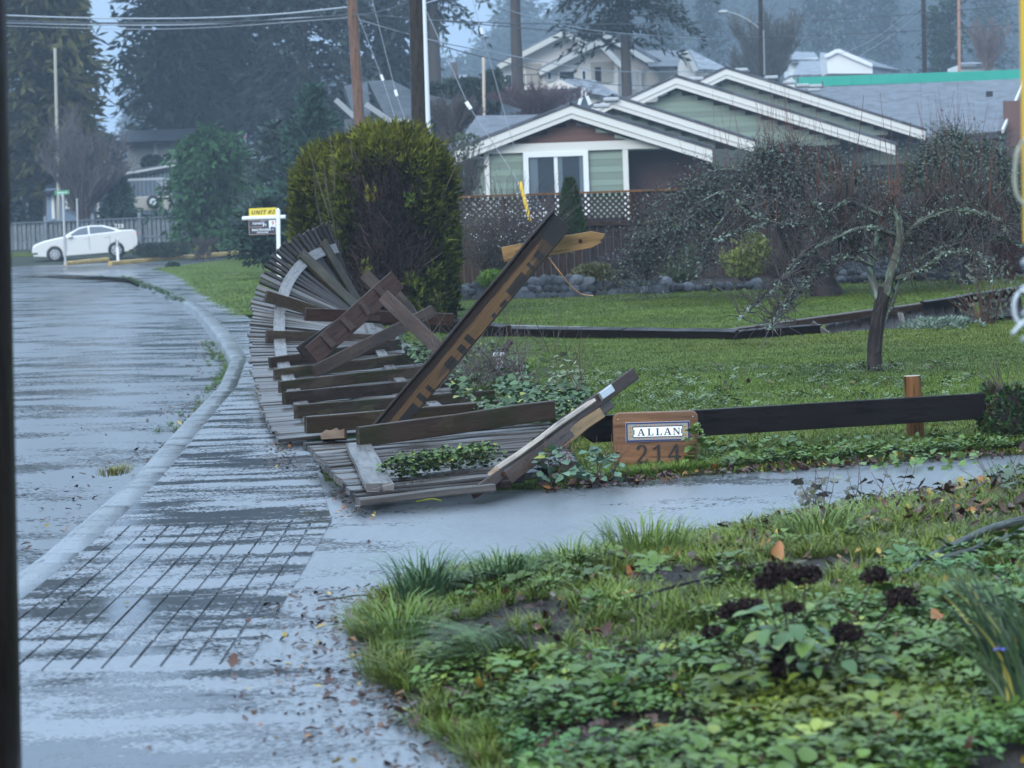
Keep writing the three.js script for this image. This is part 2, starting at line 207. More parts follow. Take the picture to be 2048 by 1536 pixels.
// ---------- ground, road, sidewalk, driveway, lawn ----------
const leftH = table([[0, -0.3], [45, -0.25], [100, 0.25], [119, 0.9], [122, 1.3], [130, 2.4], [160, 3.2], [250, 5], [500, 14], [900, 34], [1500, 40]]);
const rightH = table([[0, -0.3], [44, -0.3], [46.5, 0.45], [60, 1.0], [72, 1.3], [100, 2.6], [140, 6.6], [200, 9], [300, 13], [500, 25], [900, 54], [1500, 66]]);
const farH = (x, D) => lerp(leftH(D), rightH(D), smooth(-8, 1, x)) + smooth(60, 120, D) * 0.8 * (wn(x * 0.03, D * 0.03) - 0.5);
struct(mesh('ground', sheet(80, 180, (u, v) => { const D = -20 + 1450 * Math.pow(v, 2), x = (u - 0.5) * (80 + Math.max(0, D) * 1.1); return V(x, farH(x, D), -D); }), M.earth), 'dark grassy earth running back to the wooded hill');
struct(mesh('road', sheet(30, 90, (u, v) => { const D = 1 + 74 * Math.pow(v, 1.3), x = lerp(-40, LX(D) + 0.02, Math.pow(u, 0.5)); return V(x, flat(D) - 0.12 + 0.05 * smooth(3, 0, LX(D) - x) * 0 - 0.03 * smooth(2.2, 0, LX(D) - x), -D); }), M.road), 'wet asphalt road curving away to the left');
struct(mesh('junction_road', sheet(40, 30, (u, v) => { const D = 75 + 38.5 * v, x = lerp(-60, 3, u); return V(x, flat(D) - 0.12, -D); }), M.road), 'wet asphalt junction under the white car');
// verge between the sidewalk and the junction
const vergeTop = x => lerp(82, 100, clamp((x + 11.6) / 1.6));
const vergePt = (u, v) => { const x = lerp(-11.6, -1, u); const lo = (() => { for (let D = 44; D < 90; D += 0.25) if (RX(D) <= x - 0.02) return D; return 90; })(), D = lerp(lo, vergeTop(x), v); return V(x, flat(D) + 0.03 * Math.min(1, v * 8), -D); };
struct(mesh('grass_verge', sheet(40, 24, vergePt), M.turf), 'green grass verge between sidewalk and parking');
struct(mesh('grass_bank', sheet(40, 4, (u, v) => V(lerp(-32, -6, u), flat(113.5 + 6.5 * v) - 0.08 + 0.14 * smooth(0, 0.3, v), -(113.5 + 6.5 * v))), M.turf), 'rough grass strip below the grey board fence');
// sidewalk: a bed, and the slabs laid on it with open joints
const walk = new THREE.Group(); walk.name = numbered('sidewalk'); scene.add(walk); struct(walk, 'wet concrete sidewalk following the kerb');
mesh('bedding', sheet(3, 90, (u, v) => { const D = 1 + 84 * Math.pow(v, 1.3); return V(lerp(LX(D) + 0.1, RX(D) + 0.02, u), flat(D) - 0.013, -D); }), M.conc, walk);
function slab(name, parent, mat, c, depth) {   // c: four top corners in order
  const g = new THREE.BufferGeometry(), p = [], t = [], ch = 0.006, m = c.reduce((s, q) => s.add(q), V(0, 0, 0)).multiplyScalar(0.25);
  const tri = (a, b, d) => [a, b, d].forEach(q => { p.push(q.x, q.y, q.z); t.push(q.x, -q.z); }), quad = (a, b, d, e) => { tri(a, b, d); tri(a, d, e); };
  const inn = c.map(q => { const d = m.clone().sub(q); d.y = 0; return q.clone().addScaledVector(d.normalize(), ch * 1.4); }), mid = c.map(q => q.clone().setY(q.y - ch)), low = c.map(q => q.clone().setY(q.y - depth));
  quad(inn[0], inn[1], inn[2], inn[3]); for (let k = 0; k < 4; k++) { const n = (k + 1) % 4; quad(mid[k], mid[n], inn[n], inn[k]); quad(low[k], low[n], mid[n], mid[k]); }
  g.setAttribute('position', new THREE.Float32BufferAttribute(p, 3)); g.setAttribute('uv', new THREE.Float32BufferAttribute(t, 2)); g.computeVertexNormals(); return mesh(name, g, mat, parent);
}
{
  const r = rng(5), at = (u, D) => V(lerp(LX(D) + 0.205, RX(D), u), flat(D), -D), q = (u0, u1, D0, D1, dep = 0.05, j = 0.004) => { const dy = (r() - 0.5) * 0.003, g = j; const c = [at(u0, D0 + g), at(u1, D0 + g), at(u1, D1 - g), at(u0, D1 - g)]; c[0].x += g; c[3].x += g; c[1].x -= g; c[2].x -= g; c.forEach(k => k.y += dy); return c; };
  for (const [a, b] of [[2, 3.6], [3.6, 5.2], [5.2, 6.8], [6.8, 8.75]]) { const c = q(0, 1, a, b); c[1].x = c[2].x = 0.9; slab('concrete_slab', walk, M.conc, c, 0.05); }
  const rows = [8.75, 9.35, 10.45, 11.35, 12.45, 13.1], cols = 11;                       // the ramp scored in a grid
  for (let a = 0; a < 5; a++) for (let k = 0; k < cols; k++) slab('scored_panel', walk, M.conc, q(k / cols, (k + 1) / cols, rows[a], rows[a + 1], 0.02, 0.003 + 0.004 * NT[k * 7 + a * 131]), 0.02);
  for (let D = 13.1; D < 48; D += 1.5) slab('concrete_slab', walk, M.conc, q(0, 1, D, D + 1.5, 0.05, 0.005), 0.05);
  mesh('far_paving', sheet(3, 40, (u, v) => { const D = 48.2 + 36 * v; return V(lerp(LX(D) + 0.20, RX(D), u), flat(D), -D); }), M.conc, walk);
  const kerb = new THREE.Group(); kerb.name = numbered('kerb'); scene.add(kerb); struct(kerb, 'low concrete kerb along the road');
  const kp = (u, D, y) => V(LX(D) + u, flat(D) + y, -D);
  for (let D = 2; D < 60; D += (D < 32 ? 2 : 36)) {
    const d1 = D + (D < 32 ? 2 : 36), g = 0.003, steps = D < 32 ? 4 : 50, G = [];
    const prof = [[0.195, -0.16], [0.195, 0], [0.06, 0.002], [0.018, -0.012], [0, -0.05], [-0.02, -0.17]];
    const geo = sheet(prof.length - 1, steps, (u, v) => { const i = Math.round(u * (prof.length - 1)), Dk = lerp(D + g, d1 - g, v); return kp(prof[i][0], Dk, prof[i][1]); });
    mesh('kerb_stone', geo, M.kerb, kerb);
  }
}
// driveway
struct(mesh('driveway', sheet(60, 40, (u, v) => { const x = lerp(-1.5, 9, u), D = lerp(8.756, farEdge(x) + 0.25, v); return V(Math.max(x, RX(D) - 0.008), -0.005 + 0.02 * (wn(x * 0.7, D * 0.7) - 0.5) * smooth(-0.9, 0.2, x), -D); }), M.drive), 'wet grey driveway crossing the sidewalk');
// lawn of the yard
const yardGeo = sheet(70, 110, (u, v) => { const D = 13.6 + 33 * v, x0 = RX(D) + 0.02, x = x0 + (16 - x0) * Math.pow(u, 1.6); return V(x, D < farEdge(x) ? -0.06 : yardH(x, D), -D); });
struct(mesh('lawn', yardGeo, M.turf), 'green lawn inside the blown-down fence');
// planted bed in front
struct(mesh('planting_bed', sheet(90, 90, (u, v) => { const x = lerp(-0.8, 6, u), D = lerp(4.5, 14.8, v); return V(x, bedH(x, D), -D); }), M.soil), 'dark soil of the weedy bed in the foreground');

// grass
function blade(b, x, z, h, w, a, lean, c0, c1, y0 = -0.004) {
  const dx = Math.cos(a), dz = Math.sin(a), px = -dz * w / 2, pz = dx * w / 2, m = 0.55;
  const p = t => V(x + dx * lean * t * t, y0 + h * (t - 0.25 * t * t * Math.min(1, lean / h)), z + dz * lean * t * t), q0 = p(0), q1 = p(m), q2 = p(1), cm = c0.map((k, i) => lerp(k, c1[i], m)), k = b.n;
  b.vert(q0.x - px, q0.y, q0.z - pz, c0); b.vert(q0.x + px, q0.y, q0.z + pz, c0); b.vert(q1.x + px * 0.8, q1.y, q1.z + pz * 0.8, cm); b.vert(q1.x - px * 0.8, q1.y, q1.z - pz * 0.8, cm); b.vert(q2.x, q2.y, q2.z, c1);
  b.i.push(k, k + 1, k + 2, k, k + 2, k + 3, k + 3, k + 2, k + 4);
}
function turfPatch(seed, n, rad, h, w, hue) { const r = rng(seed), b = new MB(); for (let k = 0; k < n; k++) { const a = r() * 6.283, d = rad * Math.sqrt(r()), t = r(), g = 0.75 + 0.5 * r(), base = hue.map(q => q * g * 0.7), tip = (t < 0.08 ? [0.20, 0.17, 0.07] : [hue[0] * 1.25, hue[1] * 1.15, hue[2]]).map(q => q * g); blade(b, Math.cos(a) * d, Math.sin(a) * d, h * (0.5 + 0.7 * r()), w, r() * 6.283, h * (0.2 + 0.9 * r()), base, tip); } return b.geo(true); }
const lawnHue = [0.08, 0.142, 0.016];
{
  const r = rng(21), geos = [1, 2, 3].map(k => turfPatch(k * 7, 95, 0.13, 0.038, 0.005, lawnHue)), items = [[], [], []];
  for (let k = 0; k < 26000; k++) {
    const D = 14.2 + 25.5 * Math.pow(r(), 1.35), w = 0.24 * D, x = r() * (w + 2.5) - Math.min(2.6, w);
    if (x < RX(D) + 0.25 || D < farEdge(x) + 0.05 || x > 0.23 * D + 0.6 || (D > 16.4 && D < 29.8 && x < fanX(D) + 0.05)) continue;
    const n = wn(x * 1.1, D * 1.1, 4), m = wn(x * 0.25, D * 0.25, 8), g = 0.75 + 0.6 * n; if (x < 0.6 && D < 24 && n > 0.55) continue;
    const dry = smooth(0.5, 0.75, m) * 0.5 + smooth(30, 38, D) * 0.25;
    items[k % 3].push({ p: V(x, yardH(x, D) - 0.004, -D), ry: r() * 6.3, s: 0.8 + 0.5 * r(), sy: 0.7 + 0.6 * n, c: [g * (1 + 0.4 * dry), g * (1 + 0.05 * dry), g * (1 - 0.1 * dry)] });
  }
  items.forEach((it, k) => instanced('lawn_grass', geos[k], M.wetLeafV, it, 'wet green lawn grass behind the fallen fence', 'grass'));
  const gv = turfPatch(41, 60, 0.2, 0.035, 0.008, [0.10, 0.165, 0.02]), iv = [];
  for (let k = 0; k < 9000; k++) { const q = vergePt(r(), Math.pow(r(), 1.2)), g = 0.8 + 0.5 * wn(q.x, q.z); iv.push({ p: q, ry: r() * 6.3, s: 1 + 0.6 * r(), c: [g, g, g] }); }
  for (let k = 0; k < 2500; k++) { const x = lerp(-32, -6, r()), D = 114.5 + 5 * r(), g = 0.7 + 0.6 * wn(x * 0.5, D * 0.5); iv.push({ p: V(x, flat(D) + 0.04, -D), ry: r() * 6.3, s: 2 + r(), c: [g * 1.2, g, g] }); }
  instanced('verge_grass', gv, M.wetLeafV, iv, 'green grass on the verges by the junction', 'grass');
}
function onYard(px, py) { for (let D = 13; D < 45; D += 0.05) { const q = P(px, py, D); if (q.y <= yardH(q.x, D)) return q; } return P(px, py, 30); }
// ---------- the blown-down picket fence ----------
M.ribDark = woodMat(0.05, 0.042, 0.026, { map: tMoss, spec: 0.25 });
const cat = pts => new THREE.CatmullRomCurve3(pts, false, 'centripetal');
{
  const tips = [[560, 880, 17.4], [530, 830, 19.6], [514, 780, 22.3], [503, 735, 24], [500, 700, 24.9], [500, 650, 26], [506, 600, 26.8], [525, 545, 27.4], [560, 497, 28], [605, 466, 28.6], [655, 450, 29.2]].map(a => P(...a));
  const base = [[1005, 842, 18], [960, 800, 20], [905, 756, 22.8], [860, 722, 24.3], [825, 697, 25.2], [800, 680, 26.2], [785, 670, 26.9], [775, 669, 27.6], [762, 671, 28.3], [750, 673, 29], [740, 675, 29.6]].map(a => P(...a));
  // parameter of each station by distance along the tips
  const ct = cat(tips), cb = cat(base), N = 10, at = (c, u) => c.getPoint(clamp(u));
  const fence = thing('fallen_picket_fence', 'long curved picket fence blown flat onto the sidewalk, fanning up against the brown hedge', 'fence');
  const arc = []; let L = 0, prev = at(ct, 0); for (let k = 0; k <= 400; k++) { const q = at(ct, k / 400); L += q.distanceTo(prev); prev = q; arc.push(L); }
  const uAt = s => { let k = arc.findIndex(a => a >= s); return k < 0 ? 1 : k / 400; };
  const frame = u => { const t = at(ct, u), b = at(cb, u), d = b.clone().sub(t).normalize(), e = at(ct, Math.min(1, u + 0.01)).sub(at(ct, Math.max(0, u - 0.01))).normalize(), n = e.clone().cross(d).normalize(); if (n.y < 0) n.negate(); return { t, b, d, e, n }; };
  const r = rng(77), pitch = 0.128, geos = [0, 1, 2, 3, 0, 1, 2].map(k => plankGeo(1, 0.082 - 0.005 * k, 0.024 + 0.006 * (k % 2), 0.004));
  let count = Math.floor(L / pitch);
  for (let k = 0; k <= count; k++) {
    const u = uAt(k * pitch + (r() - 0.5) * 0.014), f = frame(u), m = mesh('picket', geos[Math.floor(r() * 7)], M.picket[u > 0.60 + 0.14 * r() ? 3 : Math.floor(r() * 3.1)], fence), a = f.t.clone().addScaledVector(f.d, (r() - 0.5) * 0.05).addScaledVector(f.n, (r() - 0.5) * 0.014), b = f.b.clone().addScaledVector(f.n, (r() - 0.5) * 0.02);  // upper pickets take the darkest tone: shade from the hedge put into their colour
    orient(m, a, b, f.e.clone().addScaledVector(f.n, 0.3 * (r() - 0.3))); m.scale.x = a.distanceTo(b); m.scale.y = 1.0 - 0.12 * smooth(0.15, 0.5, u);
  }
  // rails: bent strips laid on the pickets
  const strip = (w0, off, W, T, name, mat, lift) => {
    const segs = 13; for (let s = 0; s < segs; s++) {
      const pts = [0, 1, 2, 3, 4].map(k => { const u = lerp(s, s + 1, k / 4) / segs, f = frame(lerp(0.004, 0.985, u)); return { c: f.t.clone().addScaledVector(f.d, off).addScaledVector(f.n, lift), d: f.d, n: f.n, u }; });
      const b = new MB(), c = [1, 1, 1]; let len = s * 1.1;
      const ring = q => [[-W / 2, 0], [W / 2, 0], [W / 2, T], [-W / 2, T]].map(([x, y]) => q.c.clone().addScaledVector(q.d, x).addScaledVector(q.n, y));
      for (let k = 0; k < 4; k++) { const A = ring(pts[k]), B = ring(pts[k + 1]), l = pts[k].c.distanceTo(pts[k + 1].c); for (let e = 0; e < 4; e++) { const n = (e + 1) % 4; b.quad(A[e], A[n], B[n], B[e], c, [[len, e * 0.2], [len, e * 0.2 + 0.14], [len + l, e * 0.2 + 0.14], [len + l, e * 0.2]]); } len += l; }
      const A = ring(pts[0]), B = ring(pts[4]); b.quad(A[3], A[2], A[1], A[0], c); b.quad(B[0], B[1], B[2], B[3], c);
      b.build(name, mat, fence, true);
    }
  };
  strip(0, 0.30, 0.12, 0.04, 'rail', M.rail, 0.014);
  strip(0, 1.28, 0.10, 0.04, 'lower_rail', M.rail, 0.014);
  // boards standing on edge across the pickets
  const ribs = [[612, 868, 1075, 826, 17.25, 18.1, 0.118], [591, 838, 985, 806, 18.6, 19.9, 0.105], [568, 810, 930, 776, 20, 21.8, 0.105], [560, 785, 900, 748, 21.6, 22.9, 0.1], [549, 760, 870, 722, 23, 23.9, 0.1], [540, 738, 800, 700, 23.9, 24.9, 0.11], [533, 685, 790, 694, 25.2, 25.9, 0.125], [531, 604, 700, 655, 26.6, 26.9, 0.125]];
  ribs.forEach(([x0, y0, x1, y1, d0, d1, h], k) => { const a = P(x0, y0, d0), b = P(x1, y1, d1); a.y += h / 2; b.y += h / 2; board('cross_board', fence, M.rib[k % 3], a, b, h, 0.045, V(0, 1, 0.12 * (r() - 0.5))); });
  for (const [u, w, m] of [[0.82, 0.2, M.ribDark], [0.93, 0.17, M.ribDark]]) { const f = frame(u); board('cross_board', fence, m, f.t.clone().addScaledVector(f.d, 0.2).addScaledVector(f.n, 0.06), f.b.clone().addScaledVector(f.n, 0.05), w, 0.045, f.e); }
}
{   // the short piece nearest the camera
  const sec = thing('fence_section', 'short flat piece of broken picket fence lying on the driveway corner', 'fence'), r = rng(9), n = 18, lat = [];
  for (let k = 0; k < n; k++) {
    const t = k / (n - 1), a = P(lerp(612, 716, t) + (r() - 0.5) * 6, lerp(894, 1004, Math.pow(t, 1.05)), lerp(15.8, 13.25, t)), long = k < 12, b = long ? P(lerp(1100, 1150, k / 11), lerp(852, 925, k / 11), lerp(16.4, 14.9, k / 11)) : P(lerp(1130, 985, (k - 12) / 5), lerp(930, 975, (k - 12) / 5), lerp(14.6, 13.6, (k - 12) / 5));
    lat.push([a, b]); board('picket', sec, M.picket[Math.floor(r() * 4)], a, b, 0.07 + 0.03 * r(), 0.036 + 0.016 * r(), V(0, 0.2 * (r() - 0.4), -1), 0.007);
  }
  const on = (k, s, up) => lat[k][0].clone().lerp(lat[k][1], s).add(V(0, up, 0));
  board('rail', sec, M.rail, on(3, 0.17, 0.042), on(16, 0.16, 0.045), 0.15, 0.045, V(1, 0, -0.1));
  const a = on(4, 0.16, 0.115), b = P(1106, 820, 16.2); board('cross_board', sec, M.rib[0], a, b, 0.125, 0.045);
  const st = thing('timber_scrap', 'splintered orange-brown block of wood between the two fence pieces', 'scrap', on(0, 0.12, 0.05));
  const sh = new THREE.Shape([[-0.1, -0.03], [0.1, -0.035], [0.1, 0.04], [0.05, 0.03], [0.03, 0.055], [-0.02, 0.035], [-0.06, 0.045], [-0.11, 0.01]].map(q => new THREE.Vector2(...q)));
  const g = new THREE.ExtrudeGeometry(sh, { depth: 0.07, bevelEnabled: true, bevelSize: 0.004, bevelThickness: 0.004, bevelSegments: 1 }); const m = mesh('block', metreUV(g, 0), M.scrap, st); m.scale.setScalar(0.75); m.rotation.y = -0.2; m.rotation.x = -0.3;
}
// leaning laminated post with the marks of the pickets, and the boards about it
const tPost = tex(1024, 64, (u, v) => {
  const n = 0.6 + 0.6 * fbm(u * 6, v * 12, 6, 12, 4, 131); let c = [0.08, 0.049, 0.025].map(k => k * (0.35 + 0.9 * n));
  const wob = 0.06 * (fbm(u * 20, v * 2, 20, 2, 2, 133) - 0.5), vv = v + wob;
  if (vv > 0.66) c = [0.028, 0.019, 0.016].map(k => k * n);
  const uu = u * 13 + 0.35 * Math.sin(u * 31), s = uu % 1, odd = NT[Math.floor(uu) * 13], od2 = NT[Math.floor(uu) * 29 + 3]; if (vv < 0.2 + 0.34 * odd && s < 0.3 + 0.45 * od2) c = [0.022, 0.02, 0.02].map(k => k * n);
  if (vv < 0.07) c = [0.03, 0.022, 0.018]; if (u > 0.9) c = c.map(k => lerp(k, 0.02, smooth(0.9, 0.92, u + wob)));
  const dk = smooth(0.55, 0.7, fbm(u * 9, v * 3, 9, 3, 3, 137)); return c.map(k => lerp(k, 0.02, dk * 0.7) * lerp(0.8, 1.0, smooth(0.2, 0.8, u)) * 2.0);
});
{
  const post = thing('leaning_post', 'tall dark laminated post leaning over the fallen fence, marked with square stains', 'post');
  const a = P(764, 872, 16.3), b = P(1122, 443, 16.9), L = a.distanceTo(b), g = new RoundedBoxGeometry(L, 0.155, 0.085, 1, 0.006), uv = g.attributes.uv, p = g.attributes.position;
  for (let k = 0; k < uv.count; k++) uv.setXY(k, p.getX(k) / L + 0.5, clamp(p.getY(k) / 0.155 + 0.5, 0.01, 0.99));
  orient(mesh('beam', g, new THREE.MeshPhysicalMaterial({ specularIntensity: 0.22, color: rgb(0.5, 0.48, 0.44), map: tPost, roughness: 0.9, roughnessMap: tWetWood, bumpMap: tGrainBump, bumpScale: 0.003 }), post), a, b, V(-0.6, 0.8, 0));
  const d = b.clone().sub(a).normalize(), up = V(-0.7, 0.7, 0);
  const e = V(-d.y, d.x, 0).normalize(); board('edge_strip', post, M.dark, a.clone().addScaledVector(e, 0.086).add(V(0, 0, 0.02)), b.clone().addScaledVector(e, 0.086).addScaledVector(d, 0.02).add(V(0, 0, 0.02)), 0.018, 0.11, e);
  const br = thing('cross_plank', 'short yellow-brown plank with a broken pointed end nailed behind the leaning post', 'plank');
  const q0 = P(1006, 509, 17.0), q1 = P(1210, 474, 17.0), LL = q0.distanceTo(q1), sh = new THREE.Shape([[-LL / 2, -0.05], [-LL / 2, 0.048], [LL * 0.38, 0.052], [LL * 0.5, 0.02], [LL * 0.485, -0.005], [LL * 0.44, -0.02], [LL * 0.46, -0.032], [LL * 0.36, -0.055], [0, -0.06]].map(k => new THREE.Vector2(...k)));
  const pg = metreUV(new THREE.ExtrudeGeometry(sh, { depth: 0.03, bevelEnabled: true, bevelSize: 0.003, bevelThickness: 0.003, bevelSegments: 1 }), 0); const pm = mesh('plank', pg, M.tan, br); orient(pm, q0, q1, V(0, 1, 0)); pm.position.z -= 0.075;
  for (const [t, c] of [[0.14, M.orange], [0.76, M.redbrown]]) { const kn = mesh('knot', new THREE.CylinderGeometry(0.013, 0.013, 0.004, 10), c, br); kn.rotation.x = Math.PI / 2; kn.position.copy(q0).lerp(q1, t).add(V(0, 0, -0.038)); }
  const w = new MB(); w.tube(cat([P(1096, 514, 16.9), P(1120, 545, 16.9), P(1140, 570, 17.0), P(1162, 588, 17.1), P(1186, 592, 17.2)]).getPoints(16), 0.0045, 6, [0.55, 0.27, 0.10]);
  const wo = w.build('dangling_strip', std(0.45, 0.22, 0.08, 0.5)); tag(wo, 'thin orange strip dangling from the leaning post', 'strip');
}
{
  const loose = (name, label, list) => { const t = thing(name, label, 'plank', null); list.forEach(([x0, y0, d0, x1, y1, d1, w, th, m, up]) => board('board', t, m, P(x0, y0, d0), P(x1, y1, d1), w, th, up ?? V(0, 1, 0))); return t; };
  const wide = loose('loose_plank', 'wide dark plank rising to the right in front of the brown hedge', [[622, 712, 23.4, 793, 560, 24.2, 0.2, 0.04, M.redbrown, V(-0.6, 0.8, 0.1)], [600, 704, 23.6, 700, 636, 24.1, 0.12, 0.03, M.dark, V(-0.6, 0.8, 0.1)]]);
  for (const t of [0.2, 0.42, 0.62, 0.82]) { const a = P(622, 712, 23.36).lerp(P(793, 560, 24.16), t), d = P(793, 560, 24.16).sub(P(622, 712, 23.36)).normalize(), e = V(-d.y, d.x, 0); board('cleat', wide, M.brown, a.clone().addScaledVector(e, -0.098), a.clone().addScaledVector(e, 0.098), 0.07, 0.012, d); }
  loose('loose_plank', 'dark plank sloping down to the right, tucked under the leaning post', [[768, 592, 23.2, 890, 712, 22.4, 0.13, 0.035, M.brown, V(0.7, 0.7, 0)]]);
  loose('loose_plank', 'narrow dark plank half hidden behind the wide rising plank', [[728, 548, 24.8, 852, 668, 24.6, 0.12, 0.03, M.dark, V(0.7, 0.7, 0)]]);
  loose('loose_plank', 'bent dark board below the hedge sloping to a pointed kink', [[795, 590, 24.9, 822, 622, 24.8, 0.1, 0.03, M.dark, V(0.7, 0.7, 0)], [820, 618, 24.8, 862, 690, 24.4, 0.09, 0.03, M.dark, V(0.8, 0.5, 0)]]);
  loose('loose_plank', 'long brown plank with a split lower end lying across the fan of pickets', [[628, 744, 22.4, 866, 622, 23.9, 0.115, 0.035, M.brown, V(-0.4, 0.9, 0.1)]]);
  loose('loose_plank', 'level dark plank lying across the top of the fan', [[610, 628, 25.6, 905, 640, 26.3, 0.13, 0.04, M.redbrown, V(0, 1, 0.1)], [640, 634, 25.7, 760, 638, 25.9, 0.05, 0.03, M.brown, V(0, 1, 0)]]);
}
{   // the fence that fell across the lawn
  const f = thing('collapsed_board_fence', 'dark collapsed board fence lying right across the lawn', 'fence'), up = V(0, 1, 0.5), r = rng(15);
  const gd = table([[852, 668], [1010, 677], [1250, 679], [1470, 682], [1640, 670], [1850, 657], [2040, 640]].map(([x, y]) => [x, -onYard(x, y).z]));
  const bd = (x0, y0, d0, x1, y1, d1, w, th, m, u) => board('rail', f, m, P(x0, y0, gd(x0) + d0 - 28), P(x1, y1, gd(x1) + d1 - 28), w, th, u ?? V(0, 1, 0.3));
  bd(846, 645, 28, 1015, 665, 28, 0.15, 0.12, M.rot); bd(985, 666, 28, 1250, 670, 28, 0.14, 0.12, M.rot); bd(1240, 669, 28, 1475, 673, 28, 0.13, 0.12, M.rot); bd(985, 653, 28.3, 1270, 661, 28.3, 0.045, 0.04, M.rail); bd(1250, 662, 28.2, 1470, 664, 28.2, 0.05, 0.05, M.brown);
  bd(1460, 665, 28.1, 1850, 612, 28.55, 0.085, 0.05, M.brown); bd(1845, 612, 28.5, 2060, 577, 28.5, 0.10, 0.06, M.darker); bd(1476, 670, 28, 1640, 658, 28, 0.10, 0.05, M.darker);
  const sl = (x0, y0, x1, y1, d, w) => board('slat', f, M.rail, P(x0, y0, gd(x0)), P(x1, y1, gd(x1) - 0.05), w, 0.02, V(1, 0, 0)); sl(1624, 645, 1656, 668, 28.2, 0.05); sl(1800, 625, 1808, 652, 28.6, 0.06); sl(846, 630, 870, 668, 26.9, 0.05);
  for (const [x0, x1, t0, t1, b0, b1] of [[1650, 1800, 641, 622, 668, 660], [1808, 1945, 621, 603, 662, 646], [1957, 2040, 600, 588, 644, 628]]) { const n = Math.round((x1 - x0) / 20); for (let k = 0; k < n; k++) { const t = (k + 0.5) / n, x = lerp(x0, x1, t) + (r() - 0.5) * 2; board('board', f, M.rot, P(x, lerp(t0, t1, t), gd(x) + 0.55), P(x + 7, lerp(b0, b1, t), gd(x)), 0.118, 0.025, V(1, 0, 0)); } }
}
// front rail with its post, the name sign, the broken stake
{
  const a = P(1128, 861, 15.15), b = P(1966, 811, 15.85), rail = thing('front_fence_rail', 'long black front rail held by the orange post, running right from the house sign', 'fence rail'), L = a.distanceTo(b);
  const sh = new THREE.Shape([[-L / 2 - 0.02, 0.077], [L / 2, 0.077], [L / 2, -0.077], [-L / 2 + 0.17, -0.077]].map(k => new THREE.Vector2(...k)));
  const m = mesh('rail', metreUV(new THREE.ExtrudeGeometry(sh, { depth: 0.04, bevelEnabled: true, bevelSize: 0.004, bevelThickness: 0.004, bevelSegments: 1 }), 0), M.darker, rail); orient(m, a, b, V(0, 1, 0));
  const post = thing('timber_post', 'short new orange timber post standing behind the black front rail', 'post');
  const pc = P(1833, 897, 16.0), pt = P(1824, 752, 16.0), pm = mesh('post', metreUV(new THREE.CylinderGeometry(0.054, 0.058, pc.distanceTo(pt), 20), 1), M.orange, post); pm.quaternion.setFromUnitVectors(V(0, 1, 0), pt.clone().sub(pc).normalize()); pm.position.copy(pc).lerp(pt, 0.5);
  const cp = mesh('cut_top', new THREE.CylinderGeometry(0.052, 0.054, 0.006, 20), M.pale, post); cp.quaternion.copy(pm.quaternion); cp.position.copy(pt);
}
const serif = await new FontLoader().loadAsync('fonts/droid/droid_serif_bold.typeface.json'), serifR = await new FontLoader().loadAsync('fonts/droid/droid_serif_regular.typeface.json');
const glyphs = (s, size, depth, font = serif) => { const g = new TextGeometry(s, { font, size, depth, curveSegments: 5, bevelEnabled: false }); g.computeBoundingBox(); const b = g.boundingBox; g.translate(-(b.max.x + b.min.x) / 2, -(b.max.y + b.min.y) / 2, 0); return g; };
